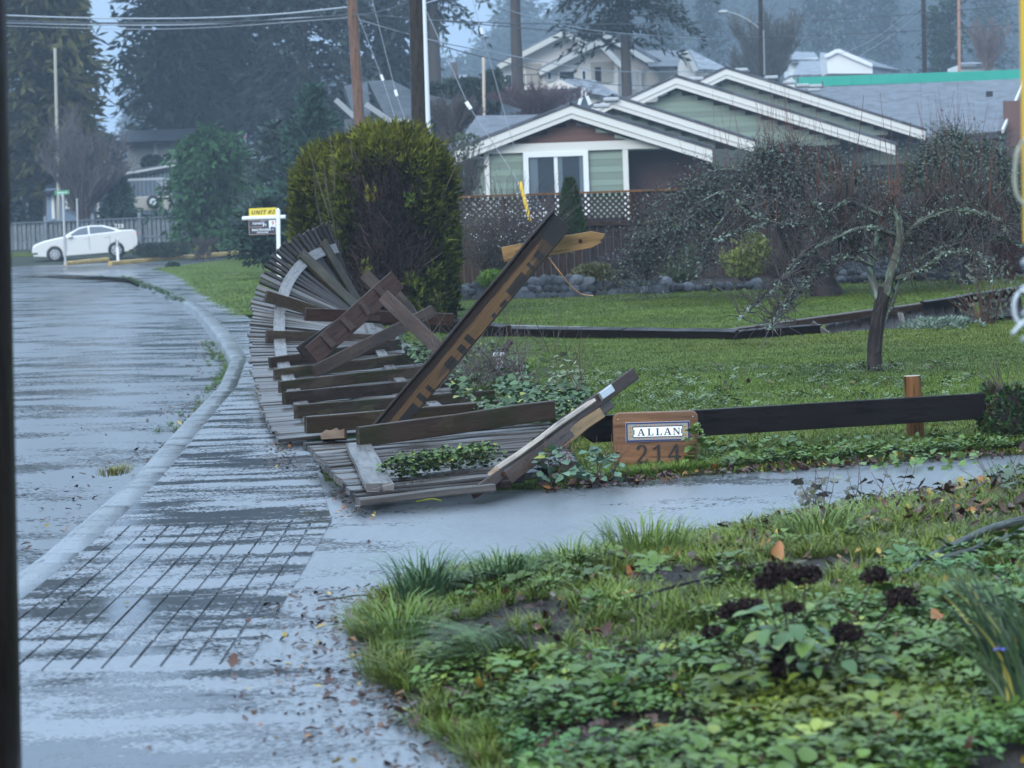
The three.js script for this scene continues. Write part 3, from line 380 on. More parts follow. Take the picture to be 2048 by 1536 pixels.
{
  const D = 15.02, c = P(1312, 880, D), s = S(D), w = 166 / s, h = 108 / s, sign = thing('house_sign', 'brown wooden house sign reading ALLAN 214 fixed to the black rail', 'sign', c);
  sign.rotation.z = -0.005;
  const rr = 0.04, sh = new THREE.Shape(); sh.moveTo(-w / 2, -h / 2); sh.lineTo(w / 2, -h / 2); sh.lineTo(w / 2, h / 2 - rr); sh.quadraticCurveTo(w / 2, h / 2, w / 2 - rr, h / 2); sh.lineTo(-w / 2 + rr, h / 2); sh.quadraticCurveTo(-w / 2, h / 2, -w / 2, h / 2 - rr); sh.lineTo(-w / 2, -h / 2);
  const bm = mesh('board', metreUV(new THREE.ExtrudeGeometry(sh, { depth: 0.022, bevelEnabled: true, bevelSize: 0.008, bevelThickness: 0.008, bevelSegments: 3 }), 0), woodMat(0.205, 0.10, 0.048), sign); bm.position.z = -0.03;
  const tile = canvasTex(512, 160, (x, W, H) => {
    x.fillStyle = '#8d8f86'; x.fillRect(0, 0, W, H); x.strokeStyle = '#2a2c5c'; x.lineWidth = 14; x.strokeRect(7, 7, W - 14, H - 14);
    for (let k = 0; k < 13; k++) for (const y of [22, H - 34]) { x.fillStyle = k % 2 ? '#b0463c' : '#5f6d74'; x.fillRect(66 + k * 30, y, 16, 12); x.fillStyle = '#c9c6b4'; x.fillRect(70 + k * 30, y + 3, 5, 5); }
    for (let k = 0; k < 3; k++) for (const X of [36, W - 36]) { x.fillStyle = '#a8862f'; x.beginPath(); x.arc(X, 46 + k * 34, 11, 0, 7); x.fill(); x.fillStyle = '#a84b3a'; x.beginPath(); x.arc(X, 46 + k * 34, 5, 0, 7); x.fill(); }
    const pth = g => { x.beginPath(); x.moveTo(62 - g, 40 - g); x.lineTo(W - 62 + g, 40 - g); x.quadraticCurveTo(W - 52 + g, 56, W - 72 + g, 66); x.quadraticCurveTo(W - 62 + g, 80, W - 72 + g, 94); x.quadraticCurveTo(W - 52 + g, 104, W - 62 + g, 120 + g); x.lineTo(62 - g, 120 + g); x.quadraticCurveTo(52 - g, 104, 72 - g, 94); x.quadraticCurveTo(62 - g, 80, 72 - g, 66); x.quadraticCurveTo(52 - g, 56, 62 - g, 40 - g); x.fill(); };
    x.fillStyle = '#20223f'; pth(7); x.fillStyle = '#eef1f0'; pth(0);
    x.fillStyle = '#1d1626'; x.font = 'bold 82px serif'; x.textAlign = 'center'; x.textBaseline = 'middle'; const s = 'ALLAN', xs = [122, 196, 264, 334, 406]; [...s].forEach((ch, k) => x.fillText(ch, xs[k], 83));
  });
  const tw = 128 / s, th = 39 / s, tm = mesh('name_tile', metreUV(new THREE.BoxGeometry(tw, th, 0.008), 0), M.white, sign); tm.position.set(4 / s, 17 / s, 0.005);
  const face = mesh('tile_face', new THREE.PlaneGeometry(tw - 0.002, th - 0.002), new THREE.MeshPhysicalMaterial({ map: tile, roughness: 0.3, clearcoat: 0.4 }), tm); face.position.z = 0.0055;
  const num = [['2', -29], ['1', 3], ['4', 36]]; for (const [t, x] of num) { const m = mesh('numeral', glyphs(t, 36 / s, 0.008, serifR), M.black, sign); m.position.set(x / s, -27 / s, 0.001); }
  for (const [x, y] of [[-75, 43], [75, 45]]) { const m = mesh('nail', new THREE.SphereGeometry(0.0045, 8, 6), M.steel, sign); m.position.set(x / s, y / s, 0.003); }
  const st = thing('broken_stake', 'broken dark stake topped by a pale plank, left of the house sign', 'stake');
  board('stake', st, M.brown, P(952, 984, 13.55), P(1090, 888, 14.4), 0.06, 0.075, V(-0.5, 0.85, 0)); board('stake', st, M.redbrown, P(1080, 884, 14.4), P(1262, 752, 15.5), 0.075, 0.08, V(-0.5, 0.85, 0));
  board('body', st, M.brown, P(1006, 960, 13.8), P(1212, 808, 15.2), 0.085, 0.075, V(-0.5, 0.85, 0));
  board('pale_plank', st, M.pale, P(988, 943, 13.78), P(1180, 806, 15.0), 0.085, 0.03, V(0.35, 0.35, 0.85)); board('orange_plank', st, M.tan, P(1075, 918, 14.2), P(1200, 826, 15.0), 0.07, 0.035, V(-0.5, 0.85, 0)); board('bracket', st, M.steel, P(1190, 800, 15.05), P(1214, 782, 15.2), 0.05, 0.1, V(-0.5, 0.85, 0));
}
// ---------- hedge, garden trees, shrubs, back fence ----------
const rv = (r, s = 1) => V((r() - 0.5) * 2 * s, (r() - 0.5) * 2 * s, (r() - 0.5) * 2 * s);
function spray(b, p, dir, len, w, n, r, col, spread = 0.6) {     // a fan of slim pointed leaflets
  for (let k = 0; k < n; k++) { const d = dir.clone().add(rv(r, spread)).normalize(), s = d.clone().cross(rv(r)).normalize().multiplyScalar(w * (0.6 + 0.6 * r())), l = len * (0.6 + 0.7 * r()), g = 0.75 + 0.5 * r(); const m = p.clone().addScaledVector(d, l * 0.5); const c = [col[0] * g, col[1] * g, col[2] * g]; b.tri(p, m.clone().add(s), p.clone().addScaledVector(d, l), c); b.tri(p, p.clone().addScaledVector(d, l), m.clone().sub(s), c); }
}
function twigLine(b, p, dir, len, rad, r, col, bend = 0.25, n = 3, droop = 0) { const pts = [p]; let d = dir.clone(), q = p; for (let k = 0; k < n; k++) { d = d.clone().add(rv(r, bend)); d.y -= droop; d.normalize(); q = q.clone().addScaledVector(d, len / n); pts.push(q); } b.tube(pts, t => rad * (1 - 0.7 * t), 3, col); return pts; }
{
  const hedge = thing('cedar_hedge', 'clipped cedar hedge with a brown dead face behind the fallen fence', 'hedge'), r = rng(31);
  const green = new MB(), dead = new MB(), core = new MB(), stems = new MB();
  const lobe = (cx, hw, yb, yt, D, depth, n, isMain) => {
    const c = P(cx, (yb + yt) / 2, D), bot = P(cx, yb, D).y, top = P(cx, yt, D).y, rx = hw / S(D), H = top - bot;
    const prof = t => Math.pow(1 - Math.pow(clamp((t - 0.55) / 0.47), 5), 0.5) * (0.9 + 0.12 * Math.sin(t * 2.6)) * lerp(isMain ? 1 : 0.75, 1, smooth(0, 0.35, t));
    for (let k = 0; k < n; k++) {
      const t = 1 - Math.pow(r(), 1.15), a = r() * 6.283, ca = Math.cos(a), sa = Math.sin(a), bump = 1 + 0.16 * (wn(a * 2.2 + cx, t * 5, 12) - 0.5) + 0.2 * (wn(a * 7 + cx, t * 12, 14) - 0.5), f = prof(t) * bump;
      if (sa < -0.6) continue;
      const cap = t > 0.86 ? Math.sqrt(r()) : 1, p = V(c.x + ca * rx * f * cap, bot + t * H, c.z + sa * depth * f * cap), nrm = V(ca, 0.35 + (t > 0.9 ? 1 : 0), sa).normalize();
      const e = 0.26 * (wn(a * 3, t * 4, 3) - 0.5), bare = isMain ? (sa > 0.08 && ca < 0.58 + (t < 0.55 ? 0.16 : 0) + e && ca > -0.7 + e && t < 0.84 + e * 0.8 && !(t < 0.2 + e && ca > 0.3)) || (t < 0.42 + e && ca < -0.2) : t < 0.3;
      if (bare) {
        if (r() < 0.62) { const g = 0.3 + 1.4 * r() * r(), d = nrm.clone().multiplyScalar(0.35).add(V(0.25 * (p.x - c.x) / rx, 1, 0)).add(rv(r, 0.5)).normalize(); twigLine(dead, p.clone().addScaledVector(nrm, -0.12 - 0.35 * r() * depth), d, 0.15 + 0.35 * r(), 0.005 + 0.004 * r(), r, [0.085 * g, 0.062 * g, 0.058 * g], 0.35, 3); if (r() < 0.6) spray(dead, p.clone().addScaledVector(nrm, -0.1), d, 0.11, 0.008, 3, r, [0.052 * g, 0.040 * g, 0.036 * g], 0.9); }
        continue;
      }
      if (k % 26) continue;                                       // one leafy clump, lighter at its crown
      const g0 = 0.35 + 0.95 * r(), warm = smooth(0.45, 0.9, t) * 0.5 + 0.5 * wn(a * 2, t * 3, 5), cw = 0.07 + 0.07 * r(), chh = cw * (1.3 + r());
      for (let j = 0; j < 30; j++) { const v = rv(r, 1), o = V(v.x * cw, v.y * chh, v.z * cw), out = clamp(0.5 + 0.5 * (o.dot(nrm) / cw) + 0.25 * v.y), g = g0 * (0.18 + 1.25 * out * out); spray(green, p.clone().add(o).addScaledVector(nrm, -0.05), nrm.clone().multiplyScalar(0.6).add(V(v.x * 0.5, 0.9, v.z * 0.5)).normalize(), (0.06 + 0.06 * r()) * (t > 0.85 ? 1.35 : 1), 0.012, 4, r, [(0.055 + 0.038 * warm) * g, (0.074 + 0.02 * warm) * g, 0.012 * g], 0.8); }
    }
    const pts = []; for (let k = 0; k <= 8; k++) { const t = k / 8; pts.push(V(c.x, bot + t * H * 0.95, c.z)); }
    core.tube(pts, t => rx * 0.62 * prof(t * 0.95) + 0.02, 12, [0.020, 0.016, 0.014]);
  };
  lobe(788, 114, 655, 282, 32.2, 0.85, 36000, true);
  lobe(648, 52, 640, 316, 34, 0.7, 12000, false);
  lobe(700, 46, 640, 292, 33.2, 0.7, 9000, false);
  for (const [x, y, c] of [[742, 392, [0.17, 0.16, 0.03]], [820, 402, [0.10, 0.15, 0.03]], [735, 538, [0.12, 0.13, 0.03]], [872, 600, [0.11, 0.12, 0.03]]]) { const q = P(x, y, 31.25); for (let k = 0; k < 24; k++) spray(green, q.clone().add(V((r() - 0.5) * 0.14, (r() - 0.5) * 0.17, (r() - 0.5) * 0.1)), V(0, 0.7, 0.6), 0.07, 0.012, 3, r, c); }
  for (let k = 0; k < 26; k++) { const x = 690 + 150 * r(); twigLine(stems, P(x, 640, 31.9), V((x - 770) / 400, 1, 0.1), 1.5 + r(), 0.018, r, [0.10, 0.085, 0.075], 0.12, 6); }
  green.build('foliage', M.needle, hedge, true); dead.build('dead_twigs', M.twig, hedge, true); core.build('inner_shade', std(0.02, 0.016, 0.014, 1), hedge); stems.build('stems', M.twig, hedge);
}
// apple tree in the lawn
function limbs(list, D, b, r, seg = 8) { return list.map(([pts, r0, r1, dz]) => { const q = cat(pts.map(([x, y], k) => P(x, y, D + (dz ?? 0) * k / (pts.length - 1)))).getPoints(pts.length * 5); b.tube(q, t => lerp(r0, r1, t) * (r0 > 0.06 ? 1 : 0.78 + 0.35 * NT[(Math.floor(t * 60) * 17 + Math.floor(r0 * 9999)) & 65535]), seg, [1, 1, 1]); return q; }); }
{
  const tree = thing('apple_tree', 'small bare apple tree with lichen-covered drooping limbs standing in the lawn', 'tree'), r = rng(8), tr = new MB(), br = new MB(), tw = new MB(), D = 21.3;
  limbs([[[[1752, 760], [1749, 700], [1756, 640], [1764, 600], [1770, 575]], 0.066, 0.056]], D, tr, r, 12);
  const L = limbs([
    [[[1768, 600], [1784, 540], [1800, 480], [1796, 440], [1783, 415]], 0.05, 0.03, -0.2], [[[1760, 605], [1742, 545], [1752, 480], [1768, 420]], 0.045, 0.026, 0.3], [[[1764, 648], [1786, 600], [1806, 545], [1850, 510]], 0.025, 0.02, 0.1],
    [[[1790, 500], [1830, 452], [1890, 422], [1950, 424], [2000, 440], [2015, 470]], 0.028, 0.008, -0.5], [[[1764, 432], [1700, 404], [1690, 402], [1622, 443], [1540, 443], [1480, 408]], 0.026, 0.006, -0.8], [[[1545, 443], [1480, 462], [1436, 478]], 0.014, 0.005, -0.3],
    [[[1790, 470], [1729, 455], [1635, 494], [1595, 518], [1552, 573], [1482, 634]], 0.024, 0.005, -1.2], [[[1745, 530], [1690, 515], [1640, 540], [1590, 592], [1535, 652]], 0.02, 0.004, -1.0], [[[1740, 500], [1660, 520], [1600, 570], [1560, 620], [1545, 655]], 0.014, 0.004, -1.4],
    [[[1782, 560], [1840, 540], [1900, 505], [1955, 512], [1985, 560]], 0.022, 0.005, -0.7], [[[1800, 478], [1860, 480], [1920, 496], [1985, 474], [2040, 488]], 0.022, 0.007, 0.8], [[[1850, 510], [1890, 490], [1930, 470], [1990, 455]], 0.014, 0.005, 0.5],
    [[[1783, 418], [1840, 440], [1900, 470], [1960, 520]], 0.014, 0.004, 0.9], [[[1768, 425], [1720, 430], [1680, 470], [1640, 470], [1600, 430]], 0.016, 0.004, 1.0], [[[1755, 520], [1700, 480], [1660, 450], [1630, 400]], 0.013, 0.004, -0.6], [[[1830, 455], [1850, 420], [1880, 400], [1940, 395], [1975, 410]], 0.012, 0.004, 0.2], [[[1900, 424], [1950, 400], [1968, 440], [1970, 460]], 0.008, 0.003, 0]], D, br, r, 7);
  L.forEach((q, n) => { if (n < 2) q = q.slice(q.length >> 1); q.forEach((p, k) => { if (k < 3) return; for (let s = 0; s < (n > 2 ? 6 : 2); s++) { const g = 0.7 + 0.6 * r(), up = r() < 0.35; twigLine(tw, p, V((r() - 0.5) * 2, up ? 1.2 : -0.5 + r(), (r() - 0.5) * 1.6).normalize(), up ? 0.2 + 0.3 * r() : 0.1 + 0.32 * r() * r(), 0.0062, r, [0.06 * g, 0.052 * g, 0.05 * g], 0.4, 4, up ? 0 : 0.12); if (r() < 0.8) spray(tw, p.clone().add(rv(r, 0.012)), rv(r).normalize(), 0.034, 0.012, 4, r, [0.22, 0.29, 0.245], 1); } }); });
  for (let k = 0; k < 34; k++) { const q = L[[0, 1, 3, 4, 10, 13, 14, 15][k % 8]], p = q[Math.floor(q.length * (0.3 + 0.6 * r()))]; twigLine(tw, p, V((r() - 0.5) * 0.7, 1, (r() - 0.5) * 0.5).normalize(), 0.35 + 0.55 * r(), 0.006, r, [0.10, 0.05, 0.04], 0.06, 4); }
  for (let k = 0; k < 4; k++) twigLine(tw, P(1783 + k * 3, 418, D), V(-0.02 + 0.03 * k, 1, 0), 1.0 - 0.2 * k, 0.006, r, [0.12, 0.065, 0.05], 0.04, 5);
  for (let k = 0; k < 60; k++) twigLine(tw, P(1783, 410, D).add(rv(r, 0.07)), rv(r).normalize(), 0.12, 0.004, r, [0.03, 0.027, 0.025], 0.6, 3);
  tr.build('trunk', M.bark, tree); br.build('limbs', M.lichenBark, tree); tw.build('twigs', M.twig, tree, true);
}
function tangle(name, label, base, crownC, half, n, seed, hue, trunkR, lich) {
  const tree = thing(name, label, 'tree', null), r = rng(seed), tr = new MB(), br = new MB(), tw = new MB();
  const fork = crownC.clone().add(V(0.1, -half.y * 0.55, 0)); tr.tube(cat([base, base.clone().lerp(fork, 0.35).add(V(0.06, 0, 0)), base.clone().lerp(fork, 0.7).add(V(-0.05, 0, 0)), fork]).getPoints(12), t => trunkR * (t < 0.12 ? 1.25 - 2 * t : 1 - 0.35 * t), 14, [1, 1, 1]);
  for (let k = 0; k < n; k++) {
    const a = r() * 6.283, rad = Math.sqrt(r()), tgt = crownC.clone().add(V(Math.cos(a) * half.x * rad, half.y * (0.58 - 1.5 * rad * rad + 0.5 * (r() - 0.5)), Math.sin(a) * half.z * rad)), mid = fork.clone().lerp(tgt, 0.5).add(V(0, half.y * 0.55, 0)), q = cat([fork, mid, tgt, tgt.clone().add(V(Math.cos(a) * 0.25, -0.18 - 0.25 * r(), Math.sin(a) * 0.25))]).getPoints(14);
    br.tube(q, t => lerp(trunkR * 0.2, 0.006, Math.pow(t, 0.5)), 5, [1, 1, 1]);
    q.forEach((p, j) => { if (j < 5) return; for (let s = 0; s < 15; s++) { const g = 0.45 + 0.9 * r(), pts = twigLine(tw, p, rv(r).add(V(0, 0.15, 0)).normalize(), 0.16 + 0.42 * r(), 0.0062, r, [hue[0] * g, hue[1] * g, hue[2] * g], 0.55, 4, 0.16); if (r() < lich) spray(tw, pts[2], rv(r).normalize(), 0.034, 0.011, 4, r, r() < 0.8 ? [0.17, 0.215, 0.185] : [0.10, 0.12, 0.03], 1); if (r() < lich) spray(tw, pts[4], rv(r).normalize(), 0.03, 0.01, 3, r, [0.12, 0.155, 0.135], 1); } });
    if (k % 2 === 0) for (let s = 0; s < 4; s++) twigLine(tw, q[6 + Math.floor(r() * 6)], V((r() - 0.5) * 0.5, 1, (r() - 0.5) * 0.4).normalize(), 0.45 + 0.85 * r(), 0.004, r, [0.13, 0.05, 0.045], 0.06, 3);
  }
  tr.build('trunk', M.bark, tree); br.build('limbs', M.lichenBark, tree); tw.build('twigs', M.twig, tree, true); return tree;
}
tangle('old_fruit_tree', 'old gnarled fruit tree with a wide tangled leafless crown before the back fence', P(1655, 596, 35.5), P(1555, 385, 35.5), V(2.25, 0.8, 1.6), 60, 3, [0.05, 0.046, 0.046], 0.21, 0.75);
tangle('old_fruit_tree', 'greenish lichen-covered leafless fruit tree at the right edge of the garden', P(1930, 570, 37.5), P(1925, 345, 37.5), V(1.0, 0.8, 1.2), 34, 4, [0.05, 0.058, 0.046], 0.12, 0.95);
// back garden fence
{
  const D = 43, f = thing('garden_fence', 'brown wooden back fence with a lattice top below the green house', 'fence'), r = rng(50), s = S(D), c0 = P(905, 560, D), x0 = c0.x, x1 = P(2060, 560, D).x, yT = P(1060, 391, D).y, yM = P(1060, 456, D).y, yB = 0.35, xm = P(1700, 450, D).x;
  const geo = [0, 1].map(() => bx(0.128, 1.02, 0.02, 0.004)), geoT = bx(0.128, 1.56, 0.02, 0.004);
  for (let x = x0; x < x1; x += 0.136) { const tall = x > xm, m = mesh('fence_board', tall ? geoT : geo[r() < 0.5 ? 0 : 1], r() < 0.3 ? M.brown : M.fence, f); m.position.set(x, tall ? yB + 0.78 : yM - 0.51, -D + (r() - 0.5) * 0.008); }
  for (let x = x0 + 0.95; x < x1; x += 2.2) box('post', f, M.redbrown, 0.1, 1.62, 0.1, x, yB + 0.8, -D + 0.07);
  box('cap_rail', f, M.orange, x1 - x0, 0.035, 0.13, (x0 + x1) / 2, yT + 0.015, -D + 0.02); box('mid_rail', f, M.brown, xm - x0, 0.07, 0.06, (x0 + xm) / 2, yM + 0.03, -D + 0.045);
  const lat = [], h = yT - yM - 0.08; for (let x = x0 - h; x < xm; x += 0.105) for (const sg of [1, -1]) { const a = Math.max(x, x0), b = Math.min(x + h, xm); if (b - a < 0.03) continue; const g = new THREE.BoxGeometry((b - a) * Math.SQRT2, 0.036, 0.009); g.rotateZ(sg * Math.PI / 4); const y = sg > 0 ? yM + 0.07 + (a + b) / 2 - x : yT - 0.01 - ((a + b) / 2 - x); g.translate((a + b) / 2, y, -D + (sg > 0 ? 0.0 : 0.0095)); lat.push(g); }
  mesh('lattice', mergeGeometries(lat), M.fence, f).userData.kind = 'stuff';
}
// stones along the raised bed
const stoneGeo = [1, 2, 3, 4, 5].map(k => { const g = new THREE.IcosahedronGeometry(0.5, 1), p = g.attributes.position; for (let i = 0; i < p.count; i++) { const v = V(p.getX(i), p.getY(i), p.getZ(i)), n = 0.75 + 0.5 * fbm(v.x * 2 + 9 * k + 50, v.y * 2 + v.z * 1.7 + 50, 999, 999, 2, k); p.setXYZ(i, v.x * n, v.y * n * 0.72, v.z * n); } return g; });
{
  const w = thing('rock_wall', 'low wall of grey boulders edging the bed below the garden fence', 'wall'), r = rng(61), mats = [[0.055, 0.065, 0.08], [0.038, 0.045, 0.058], [0.11, 0.125, 0.145], [0.024, 0.028, 0.034]].map(c => std(...c, 0.5, { flatShading: true, map: tSpeck, bumpMap: tFine, bumpScale: 0.02 }));
  const row = (xa, ya, xb, yb, D, n, tiers, size) => { for (let t = 0; t < tiers; t++) for (let k = 0; k < n; k++) { const u = (k + 0.5 * (t % 2) + 0.4 * (r() - 0.5)) / n, q = P(lerp(xa, xb, u), lerp(ya, yb, u), D), m = mesh('stone', stoneGeo[Math.floor(r() * 5)], mats[Math.floor(r() * 4)], w); m.position.copy(q).add(V(0, t * size * 0.55 + (r() - 0.5) * 0.05, -t * 0.1)); m.rotation.set(r(), r() * 6, r()); m.scale.setScalar(size * (0.7 + 0.7 * r())); } };
  row(918, 602, 1190, 590, 38, 16, 3, 0.19); row(1190, 590, 1340, 578, 38.2, 9, 2, 0.2); row(1340, 578, 1690, 566, 38.4, 18, 1, 0.16); row(1685, 558, 2050, 540, 39, 40, 4, 0.12);
}
struct(mesh('raised_bed', sheet(60, 8, (u, v) => { const x = lerp(-1.6, 9.5, u), D = lerp(38, 43.5, v); return V(x, lerp(yardBase(38), 0.5, smooth(0, 0.6, v)) - 0.03 + 0.12 * (wn(x * 2, D * 2) - 0.5), -D); }), M.soil), 'bare soil bed between the stones and the garden fence');
// shrubs
function shrub(name, label, x, y, D, w, h, n, leafC, leaf, twigC, seed, o = {}) {
  const base = P(x, y, D), t = thing(name, label, o.cat ?? 'shrub', base), r = rng(seed), lf = new MB(), st = new MB();
  for (let k = 0; k < n; k++) { const a = r() * 6.283, rad = Math.pow(r(), 0.45), e = r(), p = V(Math.cos(a) * rad * w / 2 * Math.sqrt(1 - Math.pow(e * 2 - 1, 2) * 0.8), h * (0.08 + 0.92 * e), Math.sin(a) * rad * w / 2); if (wn(p.x * 3 + seed, p.y * 3, 2) < (o.gap ?? 0.3)) continue; const g = 0.5 + 0.8 * wn(p.x * 4, p.y * 4 + p.z * 3, 7) + 0.25 * r(); if (leaf > 0) spray(lf, p, p.clone().normalize().add(V(0, o.lift ?? 0.5, 0)).normalize(), leaf, leaf * (o.slim ?? 0.3), 3, r, leafC.map(c => c * g), 0.7); }
  for (let k = 0; k < (o.twigs ?? 40); k++) { const a = r() * 6.283, g = 0.6 + 0.8 * r(); twigLine(st, V(Math.cos(a) * w * 0.08, 0, Math.sin(a) * w * 0.08), V(Math.cos(a) * w / h * 0.55 * r() * 1.6, 1, Math.sin(a) * w / h * 0.5).normalize(), h * (0.6 + 0.55 * r()), o.tr ?? 0.006, r, twigC.map(c => c * g), 0.22, 5); }
  if (leaf > 0) lf.build('foliage', o.mat ?? M.leaf, t, true); st.build('stems', M.twig, t, true); return t;
}
shrub('flowering_shrub', 'rounded shrub with yellow-green leaves in front of the garden fence', 1490, 562, 40, 0.85, 0.78, 1300, [0.15, 0.18, 0.05], 0.06, [0.1, 0.08, 0.06], 5, { gap: 0.42 });
shrub('sword_fern', 'spiky fern with upright fronds between dark shrubs at the garden fence', 1362, 568, 39.6, 0.7, 0.5, 500, [0.10, 0.13, 0.08], 0.16, [0.09, 0.11, 0.07], 6, { slim: 0.08, lift: 1.4, twigs: 60 });
shrub('dark_shrub', 'low dark leafless shrub left of the spiky fern', 1245, 560, 39.7, 1.0, 0.42, 900, [0.045, 0.04, 0.045], 0.04, [0.06, 0.05, 0.05], 7, { twigs: 120 });
shrub('dark_shrub', 'low dark shrub right of the yellow-green shrub', 1570, 562, 39.7, 0.75, 0.42, 900, [0.05, 0.045, 0.04], 0.04, [0.06, 0.05, 0.045], 8, { twigs: 100 });
shrub('heather_shrub', 'small tawny green shrub on the stones right of the leaning post', 1190, 585, 38.6, 0.75, 0.42, 1200, [0.085, 0.085, 0.035], 0.05, [0.12, 0.09, 0.06], 9, {});
shrub('fern', 'bright green fern between the hedge and the stones', 985, 582, 38.2, 0.42, 0.26, 300, [0.09, 0.16, 0.025], 0.09, [0.07, 0.1, 0.03], 10, { slim: 0.18 });
shrub('clipped_shrub', 'round bare shrub with tawny top right beside the hedge', 985, 545, 40.5, 1.3, 0.9, 2200, [0.07, 0.06, 0.05], 0.03, [0.075, 0.065, 0.06], 11, { twigs: 260 });
shrub('red_shrub', 'reddish twiggy shrub at the right end of the garden fence', 2018, 560, 39, 0.6, 1.3, 700, [0.11, 0.05, 0.04], 0.05, [0.12, 0.06, 0.05], 12, { twigs: 120 });
shrub('lawn_weed', 'reddish bramble growing beside the collapsed fence at the right edge', 1975, 650, 27.5, 0.75, 0.75, 160, [0.10, 0.12, 0.09], 0.05, [0.11, 0.065, 0.05], 13, { twigs: 36, gap: 0.2 });
shrub('weed_clump', 'grey-green weeds at the foot of the collapsed fence', 1880, 668, 27, 0.9, 0.16, 420, [0.14, 0.19, 0.15], 0.05, [0.1, 0.1, 0.07], 14, { twigs: 20 });
{
  const t = shrub('snowberry_bush', 'bare snowberry bush dotted with white berries before the lattice', 1020, 540, 41, 1.6, 1.6, 0, [0.1, 0.1, 0.1], 0, [0.085, 0.07, 0.07], 15, { twigs: 230, tr: 0.007 }), r = rng(16), it = [];
  for (let k = 0; k < 260; k++) { const a = r() * 6.283, e = r(); it.push({ p: V(Math.cos(a) * 0.75 * Math.sqrt(r()), 0.35 + 1.15 * e * Math.pow(r(), 0.4), Math.sin(a) * 0.4 + 0.3), s: 0.6 + 0.6 * r() }); }
  instanced('berries', new THREE.IcosahedronGeometry(0.0085, 1), std(0.8, 0.84, 0.88, 0.3), it, null, null, t);
  const c = thing('columnar_cypress', 'small dark green columnar cypress standing before the lattice fence', 'tree', P(1143, 470, 41.6)), b = new MB(), q = rng(17); for (let k = 0; k < 3000; k++) { const e = q(), a = q() * 6.283, R = 0.2 * Math.pow(1 - e, 0.6) + 0.02; spray(b, V(Math.cos(a) * R, e * 0.92, Math.sin(a) * R), V(Math.cos(a) * 0.3, 1, Math.sin(a) * 0.3).normalize(), 0.07, 0.01, 3, q, [0.035, 0.06, 0.025].map(k2 => k2 * (0.6 + 0.8 * q()))); } b.build('crown', M.needle, c, true); const st = new MB(); st.tube([V(0, -0.3, 0), V(0, 0.85, 0)], 0.03, 6, [0.1, 0.08, 0.06]); st.build('trunk', M.twig, c);
  const g = new MB(); g.tube([P(1040, 364, 42.4), P(1060, 442, 42.2)], 0.032, 10, [1, 1, 1], true); tag(g.build('guy_wire_guard', M.yellow), 'yellow plastic guy wire guard leaning in front of the lattice', 'cable guard');
}
// ---------- houses ----------
function slabPoly(name, parent, mat, pts, th = 0.14) {   // a flat polygon with thickness, corners as [px, py, D]
  const q = pts.map(a => Array.isArray(a) ? P(...a) : a), n = q[1].clone().sub(q[0]).cross(q[2].clone().sub(q[0])).normalize(); if (n.y < 0) n.negate();
  const ux = V(n.z, 0, -n.x).lengthSq() > 1e-4 ? V(n.z, 0, -n.x).normalize() : V(1, 0, 0), vy = n.clone().cross(ux), b = new MB(), c = [1, 1, 1], uv = k => [k.dot(ux), k.dot(vy)], lo = q.map(k => k.clone().addScaledVector(n, -th));
  const tri = (A, B, C) => { const k = b.n; [A, B, C].forEach(w => b.vert(w.x, w.y, w.z, c, ...uv(w))); b.i.push(k, k + 1, k + 2); };
  for (let k = 1; k < q.length - 1; k++) { tri(q[0], q[k], q[k + 1]); tri(lo[0], lo[k + 1], lo[k]); }
  q.forEach((A, k) => { const B = q[(k + 1) % q.length], a = lo[k], d = lo[(k + 1) % q.length]; tri(A, a, d); tri(A, d, B); });
  return b.build(name, mat, parent, true);
}
function pbox(name, parent, mat, x0, y0, x1, y1, D, depth = 0.1, proud = 0) { const s = S(D), c = P((x0 + x1) / 2, (y0 + y1) / 2, D); return box(name, parent, mat, (x1 - x0) / s, (y1 - y0) / s, depth, c.x, c.y, -D - depth / 2 + proud, 0.006); }
function win(parent, x0, y0, x1, y1, D, o = {}) {     // frame, sash bars, pane, and a near-black panel painted as the unlit interior
  const s = S(D), c = P((x0 + x1) / 2, (y0 + y1) / 2, D), w = (x1 - x0) / s, h = (y1 - y0) / s, f = o.f ?? 0.09, fr = new THREE.Group(); fr.name = 'window'; fr.position.copy(c); parent.add(fr);
  const fm = o.mat ?? M.white; box('frame', fr, fm, w, f, 0.1, 0, h / 2 - f / 2, 0.02); box('sill', fr, fm, w + 0.04, f, 0.13, 0, -h / 2 + f / 2, 0.03); box('frame', fr, fm, f, h - 2 * f, 0.1, -w / 2 + f / 2, 0, 0.02); box('frame', fr, fm, f, h - 2 * f, 0.1, w / 2 - f / 2, 0, 0.02);
  for (let k = 1; k < (o.bars ?? 1); k++) box('mullion', fr, fm, f * 0.7, h - 2 * f, 0.07, -w / 2 + w * k / o.bars, 0, 0.0);
  box('pane', fr, M.glass, w - 2 * f, h - 2 * f, 0.012, 0, 0, 0.0, 0); box('unlit_room_panel', fr, M.room, w - 2 * f, h - 2 * f, 0.01, 0, 0, -0.035, 0);
  if (o.curtain) for (const [a, b] of o.curtain) box('curtain', fr, M.curtain, w * (b - a), h - 2 * f, 0.012, -w / 2 + w * (a + b) / 2, 0, -0.02);
  return fr;
}
